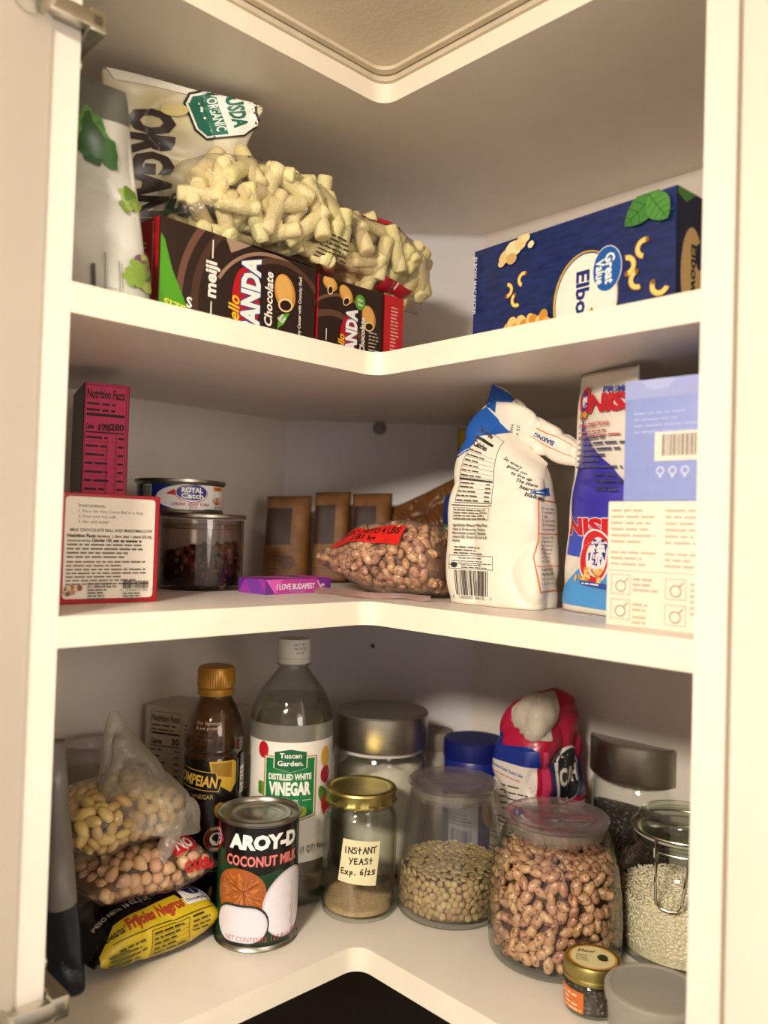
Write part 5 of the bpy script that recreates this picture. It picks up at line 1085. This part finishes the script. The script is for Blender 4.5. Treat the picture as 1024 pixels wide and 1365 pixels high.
pour('lentil', 'small flat brown lentil in the tapered glass jar', 'lentil', 'lentils in the jar', c, lms, R, .17, 'brown lentils at the back of the tapered glass jar')

# ---- pinto jar
x, y = .1745, .0; R = random.Random(32)
pr = [(.050, 0), (.0555, .0014), (.0580, .006), (.0590, .020), (.0592, .036), (.0575, .060), (.0545, .080), (.0500, .099), (.0455, .111), (.0432, .117)]
t = thing('pinto_bean_jar', 'wide glass jar nearly full of speckled pinto beans, clear lid', 'jar', (x, y, ZC))
mesh_obj('glass_body', lathe_bm(jar_shell(pr, .0022, .0065), 80), glass, t); clear_lid(t, .1180, .0462, .0432)
pf = prof_fn(pr)
pinto2 = mat('pinto_bean_skin_brown', '#c69a7a', .38, color2='#b28464', vscale=120, spots=('#64381f', 330, .54, .85), objvar=.2, coat=.12)
pm2 = [bean_mesh('pinto_bean', .0142+.001*(i % 3), .0099, .0076, .07, pinto2, 2) for i in range(4)]
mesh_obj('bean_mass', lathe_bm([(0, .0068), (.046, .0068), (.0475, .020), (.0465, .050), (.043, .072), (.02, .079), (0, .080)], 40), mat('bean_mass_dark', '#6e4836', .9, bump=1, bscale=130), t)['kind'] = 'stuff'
c = scatter(round_fill(x, y, ZC+.0068, ZC+.0840, pf, .0064, R, 40000, .003), .0081, 900)
pour('pinto_bean', 'glossy speckled pinto bean in the wide glass jar', 'bean', 'pinto beans in the jar', c, pm2, R, .5, 'speckled pinto beans at the back of the wide glass jar')

# ---- tub, canister behind the lentils
x, y = .072, .232; t = thing('white_tub', 'small white tub with a lid behind the steel-lidded flour jar', 'tub', (x, y, ZC))
mesh_obj('tub_body', lathe_bm([(0, 0), (.0215, 0), (.0225, .002), (.0240, .118), (0, .118)], 48), mat('tub_white', '#b9ada2', .5), t); mesh_obj('lid', lathe_bm([(0, .1182), (.0252, .1182), (.0256, .120), (.0256, .135), (.024, .138), (0, .138)], 48), mat('tub_lid', '#8e8276', .5), t)
x, y = .1180, .1905; t = thing('blue_canister', 'dark blue canister with a pale label seen through the lentil jar', 'canister', (x, y, ZC)); cb_ = mat('canister_blue', '#16247c', .35, var=.02)
mesh_obj('canister_body', lathe_bm([(0, 0), (.033, 0), (.034, .002), (.034, .118), (.033, .120), (0, .120)], 48), cb_, t); mesh_obj('lid', lathe_bm([(0, .1202), (.0347, .1202), (.0350, .1215), (.0350, .1375), (.033, .1400), (0, .1404)], 48), mat('canister_lid', '#101c66', .4), t)
a = Art(.4); a.rect(-.030, .030, .006, .080, '#b8bcd0'); a.fine(-.028, .076, .003, 7, .0036, '#5a6aa0', 3); a.barcode(-.026, .034, .000, .047, 7, '#3a4470'); a.rect(-.030, .080, -.005, .086, '#c8b48a'); a.ellipse(.022, .07, .012, .02, '#c08a8a'); a.lay('pale_label', on_cyl(.034, 0, facing(x, y)), t, .002)

# ---- pink sugar bag
P0, P1 = V(.1265, .1330), V(.1745, .0885); MC = upright(P0, P1, .098, ZC+.0004); Wc = (P1-P0).length
sg = LoftBag([(0, 0, 0, 0, Wc-.004, .094, 7, 0), (.06, 0, 0, .010, Wc, .098, 7, 0), (.5, 0, 0, .100, Wc+.002, .100, 6, 0), (.68, 0, .0, .140, Wc+.002, .100, 5, 0), (.82, .001, .001, .170, Wc-.003, .092, 4, 0), (.93, .003, .004, .194, Wc-.014, .070, 3, .1), (1, .005, .006, .205, .020, .034, 2.4, .2)], amp=.004, freq=28, seed=15, M=MC, crease=.006, cfreq=22)
t = bag_thing('sugar_bag', 'pink and blue powdered sugar bag, folded top, behind the pinto jar', sg, mat('sugar_bag_pink', '#b3183f', .32, color2='#9a1233', vscale=40, bump=.2, bscale=60), MC @ V(0, 0, 0), 'plastic_bag', 112, 60)
Ls = .206; f_ = bag_map(sg, t, Ls, .4); hw = Wc/2
a = Art(.3, lift=6e-4); a.poly([(-hw-.03, .142), (-hw+.008, .162), (-hw+.016, .150), (hw-.012, .154), (hw-.002, .150), (hw+.002, .134), (-hw-.03, .134)], '#1a2f86'); a.lay('blue_band', f_, t, .003, .003)
a = Art(.35, lift=7e-4); a.rect(-hw-.03, .01, hw-.002, .1345, '#d9d0c8'); a.text('Powdered Sugar Pound Cake', -hw+.004, .1290, .0028, '#23348c', w=.042, bold=.03, rot=-.12); a.fine(-hw+.006, .1262, hw-.008, 1, .003, '#c04a5a', 3, rot=-.12); 
for k in range(5): a.fine(-hw+.016, .116-.0062*k, hw-.006, 1, .0042, '#3a3530', 4+k)
a.fine(-hw+.004, .082, hw-.006, 6, .0045, '#4a443e', 12); a.fine(-hw+.004, .050, hw-.006, 6, .0045, '#4a443e', 13); a.lay('recipe_panel', f_, t, .003, .003)
a = Art(.3, lift=7e-4); u0 = hw+.004; a.poly([(u0+.001, .134), (u0+.010, .134), (u0+.004, .150), (u0-.002, .150)], '#d84a78'); a.rect(u0+.0, .02, u0+.012, .134, '#cf3a6a'); a.poly([(u0+.014, .146), (u0+.030, .150), (u0+.060, .146), (u0+.078, .124), (u0+.078, .098), (u0+.014, .098)], '#18265c')
a.ellipse(u0+.044, .1220, .0240, .0285, '#e4dcd4', n=44); a.ellipse(u0+.046, .1215, .0215, .0265, '#12161e', n=44); a.text('C', u0+.026, .1140, .0150, '#e8e2da', w=.013, bold=.04); a.text('&', u0+.0405, .1150, .0150, '#e8e2da', w=.0125, bold=.04); a.text('H', u0+.055, .1140, .0150, '#e8e2da', w=.010, bold=.04); a.text('Pure', u0+.018, .076, .0110, '#1a1a1e', w=.030, bold=.04); a.rect(u0+.013, .02, u0+.078, .092, '#c9b6b6'); a.text('Pure', u0+.018, .076, .0110, '#1a1a1e', w=.030, bold=.04); a.lay('front_print', f_, t, .003, .003)
P_ = lambda u, v, off: sg.P(u/sg.perim(.4), v/Ls, off)-t.location
a = Art(.45, lift=1.6e-3); a.poly([(-.006, .168), (.020, .166), (.046, .168), (.058, .186), (.050, .2025), (-.004, .2020), (-.018, .186)], '#bdb2a6'); a.lay('white_flap', P_, t, .003, .003)
bm = bmesh.new(); gv = []
for j in range(13):
    row = []
    for i in range(17): u = -.012+.066*i/16; v = .160+.042*j/12; p = P_(u, min(v, .2055), .0022+.0025*noise.noise(V(u*90, v*90, 2))); row.append(bm.verts.new(p))
    gv.append(row)
for j in range(12):
    for i in range(16):
        if (i+j*1.5) > 5 and not (i > 13 and j < 3): bm.faces.new((gv[j][i], gv[j][i+1], gv[j+1][i+1], gv[j+1][i]))
for v in [v for v in bm.verts if not v.link_faces]: bm.verts.remove(v)
mesh_obj('folded_paper_top', bm, mat('inner_bag_paper', '#b5aa9c', .6, bump=.2, bscale=60), t, True, 60)

# ---- dark seed jar at the right
x, y, r = .304, .176, .0560; R = random.Random(33)
t = thing('seed_jar', 'wide jar of dark speckled seeds with a steel lid, far right', 'jar', (x, y, ZC))
pr = [(.050, 0), (.0545, .002), (r, .007), (r, .098), (r-.002, .104), (r-.004, .108), (r-.004, .112)]
mesh_obj('glass_body', lathe_bm(jar_shell(pr, .003, .006), 72), glass, t); steel_lid(t, .0575, .1125, .0385)
mesh_obj('dark_seeds', lathe_bm([(0, .0065), (r-.0036, .0065), (r-.0036, .078), (r-.010, .081), (.02, .083), (0, .083)], 64), mat('dark_seeds', '#15100e', .45, spots=('#9a948c', 340, .60, .8), bump=1.5, bscale=420, vscale=400, color2='#3a3430'), t)['kind'] = 'stuff'

# ---- clip-top jar of rice
x, y, r = .2925, .0125, .0570
t = thing('clip_top_jar', 'clip-top glass jar of white rice at the right panel', 'jar', (x, y, ZC)); fa = facing(x, y)
pr = [(.050, 0), (.0555, .002), (r, .008), (r, .066), (r-.001, .074), (r-.0045, .083), (.0465, .0905), (.0415, .0945), (.0405, .0975), (.0405, .100), (.0440, .1005), (.0440, .1035), (.0405, .104)]
mesh_obj('glass_body', lathe_bm(jar_shell(pr, .0028, .007), 80), glass, t)
mesh_obj('gasket', lathe_bm([(.037, .1045), (.0425, .1045), (.0440, .1055), (.0425, .1065), (.037, .1065)], 64), mat('rubber_gasket', '#b8b49c', .6), t)
mesh_obj('glass_lid', lathe_bm([(0, .108), (.034, .108), (.036, .1068), (.0425, .1068), (.0445, .108), (.0445, .111), (.0425, .1130), (.0400, .1150), (.0395, .1200), (.0375, .1225), (.033, .1228), (.031, .1205), (.012, .1195), (0, .1195)], 80), clear_mat('green_lid_glass', '#f2f6ee', '#9db094', refl=.8, base=.06, power=3.5, rough=.04), t)
wire = mat('bail_wire', '#bdb8ac', .25, metal=1.0)
mesh_obj('neck_wire', tube_bm([(.0425*math.cos(6.2832*i/48), .0425*math.sin(6.2832*i/48), .0970) for i in range(48)], .0011, 8, closed=True), wire, t)
mesh_obj('lid_wire', tube_bm([(.0462*math.cos(6.2832*i/48), .0462*math.sin(6.2832*i/48), .1100) for i in range(48)], .0011, 8, closed=True), wire, t)
fr = V(math.cos(fa-.18), math.sin(fa-.18), 0); sd = V(-fr.y, fr.x, 0)
def loc_(o, s, z): return fr*o+sd*s+V(0, 0, z)
bail = [loc_(.0450, -.0125, .098), loc_(.0500, -.0130, .092), loc_(.0580, -.0120, .078), loc_(.0615, -.0105, .064), loc_(.0620, -.0075, .059), loc_(.0622, 0, .0575), loc_(.0620, .0075, .059), loc_(.0615, .0105, .064), loc_(.0580, .0120, .078), loc_(.0500, .0130, .092), loc_(.0450, .0125, .098)]
mesh_obj('clip_lever', tube_bm(bail, .0013, 8), wire, t)
for s in (-1, 1): mesh_obj('clip_link', tube_bm([loc_(.0465, s*.0145, .110), loc_(.0505, s*.0150, .1035), loc_(.0520, s*.0145, .0965), loc_(.0500, s*.0135, .0915), loc_(.0460, s*.0135, .0970)], .0012, 8), wire, t)
mesh_obj('white_rice', lathe_bm([(0, .0075), (r-.0034, .0075), (r-.0034, .048), (r-.008, .054), (.03, .058), (0, .060)], 80), mat('rice_grains', '#efe4c6', .7, color2='#ddcfa6', vscale=260, spots=('#f0e8d0', 330, .52, .8), bump=1.2, bscale=430), t)['kind'] = 'stuff'
rm = mat('rice_grain', '#fff3da', .5, objvar=.08); rms = [bean_mesh('rice_grain', .0062, .0022, .0020, 0, rm, 1)]; R = random.Random(34)
pf = prof_fn(pr); c = scatter(round_fill(x, y, ZC+.008, ZC+.054, pf, .0036, R, 16000, .006), .0030, 2600); vs, fs = [], []; bv = [v.co.copy() for v in rms[0].vertices]; bf = [tuple(p.vertices) for p in rms[0].polygons]
for p, n in c:
    M_ = Matrix.Translation(-t.location) @ lie(p, n, R, .5); k = len(vs); vs += [tuple(M_ @ v) for v in bv]; fs += [tuple(i+k for i in f) for f in bf]
me = bpy.data.meshes.new('rice_grains'); me.from_pydata(vs, [], fs); me.materials.append(rm); me.polygons.foreach_set('use_smooth', [True]*len(me.polygons)); o = link(bpy.data.objects.new('rice_grains', me), t); o['kind'] = 'stuff'

# ---- small spice jar
q = shelf_xy(789, 1341, ZC); x, y, r = q.x, q.y, .0232
t = thing('spice_jar', 'tiny spice jar with a cream and gold printed lid, front right', 'jar', (x, y, ZC)); fa = facing(x, y)
pr = [(.019, 0), (.0215, .001), (r-.001, .004), (r-.001, .020), (.0205, .023), (.0195, .0245), (.0195, .028)]
mesh_obj('glass_body', lathe_bm(jar_shell(pr, .0015, .003), 56), glass, t)
mesh_obj('lid', lathe_bm([(.0195, .0262), (.0228, .0255), (r, .0262), (r, .0285), (.0226, .0292), (.0226, .0362), (.0216, .0382), (.0200, .0386), (.0186, .0380), (0, .0380)], 64), gold, t)
mesh_obj('spice_seeds', lathe_bm([(0, .0034), (r-.0034, .0034), (r-.0030, .016), (.012, .018), (0, .018)], 40), mat('spice_seeds', '#4a4038', .7, spots=('#b8b0a4', 380, .58, .7), bump=1, bscale=500), t)['kind'] = 'stuff'
a = Art(.4); a.ellipse(0, 0, .0193, .0193, '#c98f2e', n=48); a.ellipse(0, 0, .0172, .0172, '#e4d8a4', n=48); a.ellipse(.0075, .0015, .0042, .0050, '#2c3a24'); a.poly([(.0035, -.001), (.0125, -.001), (.010, -.004), (.006, -.004)], '#1e2a1a'); a.text('Fleur', -.012, .006, .0042, '#3a3a24', w=.014, shear=.3, bold=.02, rot=.1); a.fine(-.013, .003, .0015, 4, .0026, '#6a6240', 3)
rz = Matrix.Rotation(-.25, 4, 'Z'); a.lay('lid_print', lambda u, v, off: rz @ V(u, v, .0380+off), t)
a = Art(.4); a.rect(-.036, .004, -.004, .0195, '#c8692a'); a.fine(-.034, .018, -.006, 4, .0034, '#f0d8b0', 4); a.lay('orange_label', on_cyl(r-.001, 0, fa-.1), t, .0016)

# ---- frosted tub at the very front right
q = shelf_xy(872, 1404, ZC); x, y = q.x, q.y
t = thing('frosted_tub', 'frosted pale round tub cut by the bottom right edge', 'tub', (x, y, ZC)); fr_m = clear_mat('frosted_plastic', '#e8e4dc', '#b8b4aa', refl=.3, base=.04, power=3, rough=.35, haze=.62, hazecol='#d6d2ca', hazeedge=.2)
mesh_obj('tub_body', lathe_bm(jar_shell([(.029, 0), (.0315, .002), (.0335, .038), (.0335, .040)], .001, .002), 56), fr_m, t)
mesh_obj('lid', lathe_bm([(.0335, .038), (.0352, .038), (.0356, .0395), (.0356, .0452), (.0345, .0466), (.0320, .0470), (.0305, .0456), (0, .0456)], 64), fr_m, t)
mesh_obj('contents', lathe_bm([(0, .003), (.0295, .003), (.0318, .030), (0, .032)], 40), mat('pale_contents', '#c4beb4', .8), t)['kind'] = 'stuff'

# ---- bags at the left end of the bottom shelf
A = V(.672, .740); st = V(-.2310, -.0635, ZC+.0240)
fj = LoftBag([(0, .004, .006, -.004, .070, .006, 2.4, 0), (.10, .002, .002, .010, .080, .030, 2.6, 0), (.3, 0, 0, .035, .086, .045, 2.8, 0), (.6, 0, 0, .070, .086, .046, 2.8, 0), (.88, .001, 0, .104, .080, .038, 2.6, 0), (1, .006, .002, .122, .066, .010, 2.2, 0)], amp=.002, freq=30, seed=20, M=lying(st, A), crease=.002, cfreq=26, floor=ZC+.0006)
t = bag_thing('black_bean_bag', 'yellow and black bag of black beans lying at the bottom of the left pile', fj, mat('black_bag_film', '#0d0c0c', .22, bump=.3, bscale=70), (-.2, -.02, ZC), 'printed_film')
f_ = bag_map(fj, t, .126); YE = '#c2aa1e'
a = Art(.25, lift=5e-4); T_ = math.pi/2
a.poly([(.003, -.078), (.116, -.078), (.119, -.046), (.113, -.028), (.086, -.0285), (.084, -.0215), (.020, -.0275), (.005, -.046)], YE)
a.rotated(0, 0, T_).lay('yellow_panel', f_, t, .003, .003)
a = Art(.3, lift=8e-4)
a.text('PESO NETO 16 OZ (1 LB) 454 g', .010, -.0170, .0056, '#c8c4ba', w=.066, bold=.03, rot=.05); a.text('Black Beans/', -.004, -.0405, .0066, '#2a2410', w=.031, bold=.02, shear=.1, rot=.04); a.text('Frijoles Negros', .029, -.0392, .0098, '#a03a24', w=.058, bold=.05, rot=.05)
a.rrect(.0885, -.037, .117, -.002, .003, '#dcdcdc'); a.ellipse(.103, -.016, .0095, .0110, '#1c2a5a'); a.text('ChooseMyPlate', .0900, -.0340, .0032, '#1c2a5a', w=.025, bold=.02); a.line([(.103, -.025), (.103, -.007)], .0008, '#dcdcdc'); a.line([(.095, -.016), (.111, -.016)], .0008, '#dcdcdc')
a.rect(.014, -.0445, .114, -.0438, '#2a2410'); a.frame(.048, -.070, .088, -.0465, .0005, '#2a2410')
for k in range(5): a.fine(.050, -.0475-.0042*k, .086, 1, .0036, '#2a2410', 60+k, .4); a.rect(.048, -.0514-.0042*k, .088, -.0511-.0042*k, '#4a4010')
for k in range(5): a.fine(.018, -.049-.0042*k, .045, 1, .0036, '#2a2410', 70+k, .4)
for k in range(4): a.fine(.091, -.045-.0042*k, .114, 1, .0036, '#2a2410', 80+k, .4)
for k in range(3): a.poly([(.010, -.052-.005*k), (.026, -.053-.005*k), (.030, -.056-.005*k), (.012, -.0555-.005*k)], '#4a4a18')
a.rotated(0, 0, T_).lay('lettering', f_, t, .003, .003)
def beans_in(B, z0, n, dmin, inset, R, limit):
    c = []; 
    for _ in range(n):
        s, v = R.uniform(-.5, .5), R.uniform(.04, .96); p = B.P(s, v, -inset)
        if p.z > z0: c.append((p, B.N(s, v)))
    return scatter(c, dmin, limit)
def core_of(B, t, m, d=.018, floor=None):
    co = LoftBag([(r_[0], r_[1], r_[2], r_[3], max(.004, r_[4]-d), max(.002, r_[5]-d), r_[6], 0) for r_ in B.S], 0, M=B.M, floor=floor); bm = co.bm(40, 20); bmesh.ops.translate(bm, vec=-t.location, verts=bm.verts); mesh_obj('bean_mass', bm, m, t, True, 180)['kind'] = 'stuff'
# chickpeas
st = V(-.2350, -.0550, ZC+.0700)
cp_ = LoftBag([(0, .004, .004, -.002, .060, .006, 2.4, 0), (.12, .002, .002, .014, .074, .034, 2.6, 0), (.35, 0, 0, .040, .080, .047, 2.8, 0), (.6, 0, 0, .068, .080, .048, 2.8, 0), (.88, .002, .002, .098, .074, .040, 2.6, 0), (1, .006, .006, .116, .066, .008, 2.2, 0)], amp=.003, freq=34, seed=22, M=lying(st, A), crease=.003, floor=ZC+.0468)
t = bag_thing('chickpea_bag', 'clear bag of chickpeas with red lettering, middle of the left pile', cp_, film, (-.2, -.02, ZC+.0466))
f_ = bag_map(cp_, t, .12)
a = Art(.3, lift=8e-4); a.poly([(.066, -.020), (.074, -.040), (.102, -.036), (.106, -.018), (.070, -.012)], '#b01c26'); a.text('NO', .079, -.0350, .0105, '#eadfd8', w=.021, bold=.04, rot=.08); a.text('GARBANZO', .084, -.0570, .0095, '#b8242a', w=.058, bold=.05, rot=.05)
a.rotated(0, 0, T_); a.clipbox = (-.03, .09, 0, .1135); a.lay('red_lettering', f_, t, .003, .003)
a = Art(.3, lift=6e-4); a.poly([(.006, -.084), (.112, -.080), (.114, -.072), (.060, -.076), (.008, -.079)], '#a8505c'); a.rotated(0, 0, T_).lay('pink_edge_print', f_, t, .003, .003)
ckm = mat('chickpea_skin', '#deb890', .5, color2='#cfa27a', vscale=140, bump=.4, bscale=240, objvar=.1); R = random.Random(41)
def pea_mesh(i):
    me = bean_mesh('chickpea', .0122+.0006*(i % 3), .0112, .0108, 0, ckm, 2, .12, i)
    for v in me.vertices:
        if v.co.x > .0035: v.co.x += (v.co.x-.0035)*.7; v.co.y *= .8; v.co.z *= .85
    return me
pour('chickpea', 'round beige chickpea in the clear bag with red lettering', 'chickpea', 'chickpeas in the bag', beans_in(cp_, ZC+.051, 14000, .0094, .0062, R, 300), [pea_mesh(i) for i in range(4)], R, .9)
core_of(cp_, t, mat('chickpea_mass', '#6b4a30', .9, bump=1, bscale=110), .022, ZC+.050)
# yellow beans in a cloudy knotted bag
st = V(-.2510, -.0640, ZC+.1180)
yb = LoftBag([(0, .000, .004, -.004, .050, .012, 2.3, 0), (.12, 0, .0, .010, .076, .044, 2.5, 0), (.35, 0, -.002, .038, .086, .056, 2.6, 0), (.65, 0, -.002, .072, .086, .056, 2.6, 0), (.88, .0, .0, .100, .074, .042, 2.4, 0), (1, .0, .004, .114, .050, .012, 2.2, 0)], amp=.004, freq=30, seed=25, M=lying(st, A), crease=.003, floor=ZC+.0930)
t = bag_thing('yellow_bean_bag', 'cloudy knotted plastic bag of yellow beans on top of the left pile', yb, film, (-.21, -.015, ZC+.093))
ybm = mat('yellow_bean_skin', '#d8bc74', .4, color2='#c8a962', vscale=110, objvar=.1, coat=.1); R = random.Random(43)
pour('yellow_bean', 'smooth yellow bean in the cloudy knotted bag on the pile', 'bean', 'yellow beans in the knotted bag', beans_in(yb, ZC+.097, 14000, .0086, .0060, R, 290), [bean_mesh('yellow_bean', .0150+.001*(i % 3), .0098, .0086, .06, ybm, 2) for i in range(4)], R, .4)
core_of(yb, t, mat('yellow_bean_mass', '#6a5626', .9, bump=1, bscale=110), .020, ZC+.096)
cN = V(-.1990, -.022)
nk = LoftBag([(0, .012, 0, 0, .094, .080, 2.4, -.20), (.22, .010, 0, .026, .084, .066, 2.4, -.35), (.5, -.002, 0, .052, .056, .040, 2.4, -.5), (.8, -.016, 0, .078, .026, .016, 2.2, -.4), (1, -.021, 0, .094, .010, .006, 2.2, -.2)], amp=.005, freq=36, seed=28, M=Matrix.Translation(V(cN.x, cN.y, ZC+.1115)) @ Matrix.Rotation(.25, 4, 'Z'), crease=.007, cfreq=34)
bm = nk.bm(96, 50, False); bmesh.ops.translate(bm, vec=-t.location, verts=bm.verts); mesh_obj('bag_neck', bm, film2, t, True, 180)
k0, k1 = px(238, 1080, .725), px(214, 1150, .700); d = (k1-k0); L_ = d.length; zx = d.normalized(); xv = V(0, 1, 0).cross(zx).normalized()*-1; yv = zx.cross(xv)
kt = LoftBag([(0, 0, 0, 0, .014, .012, 2.2, 0), (.3, 0, 0, L_*.3, .020, .014, 2.2, 0), (.7, 0, 0, L_*.7, .016, .012, 2.2, 0), (1, 0, 0, L_, .010, .004, 2, 0)], amp=.003, freq=70, seed=30, M=Matrix(((xv.x, yv.x, zx.x, k0.x), (xv.y, yv.y, zx.y, k0.y), (xv.z, yv.z, zx.z, k0.z), (0, 0, 0, 1))), crease=.004, cfreq=80)
bm = kt.bm(40, 24); bmesh.ops.translate(bm, vec=-t.location, verts=bm.verts); mesh_obj('twisted_end', bm, film2, t, True, 180)
# grey and navy bag beside the panel
q0, q1 = shelf_xy(62, 1322, ZC), shelf_xy(112, 1316, ZC)
gb = PatchBag(V(q0.x, q0.y, ZC+.001), V(q1.x, q1.y, ZC+.001), px(86, 985, .640), px(60, 985, .625), .012, amp=.004, freq=22, seed=33, crease=.004, pu=2.4, pv=4, open_bottom=True)
t = thing('grey_bag', 'grey and navy bag standing beside the left panel, bottom shelf', 'bag', (q1.x, q1.y, ZC)); TI = t.location.copy(); bm = gb.bm(32, 48); bmesh.ops.translate(bm, vec=-TI, verts=bm.verts)
mesh_obj('bag_film', bm, mat('grey_bag_film', '#76736e', .35, color2='#625f5a', vscale=16, bump=.3, bscale=40), t, True, 180)
a = Art(.3, lift=8e-4); a.poly([(0.02*gb.W, .01*gb.H), (.985*gb.W, .01*gb.H), (.985*gb.W, .36*gb.H), (.02*gb.W, .33*gb.H)], '#0b1122'); a.lay('navy_print', lambda u, v, off: gb.P(u/gb.W, v/gb.H, off)-TI, t, .003, .003)
# half hidden jar behind the bags
x, y, r = -.272, .085, .036; t = thing('glass_jar', 'half hidden clear glass jar behind the bags at the left', 'jar', (x, y, ZC))
mesh_obj('glass_body', lathe_bm(jar_shell([(.031, 0), (.0345, .002), (r, .006), (r, .120), (.033, .128), (.032, .134)], .002, .005), 56), glass_dull, t)
mesh_obj('lid', lathe_bm([(0, .1345), (.0345, .1345), (.0352, .136), (.0352, .148), (.0335, .150), (.030, .1505), (.0285, .149), (0, .149)], 56), lid_clear, t)
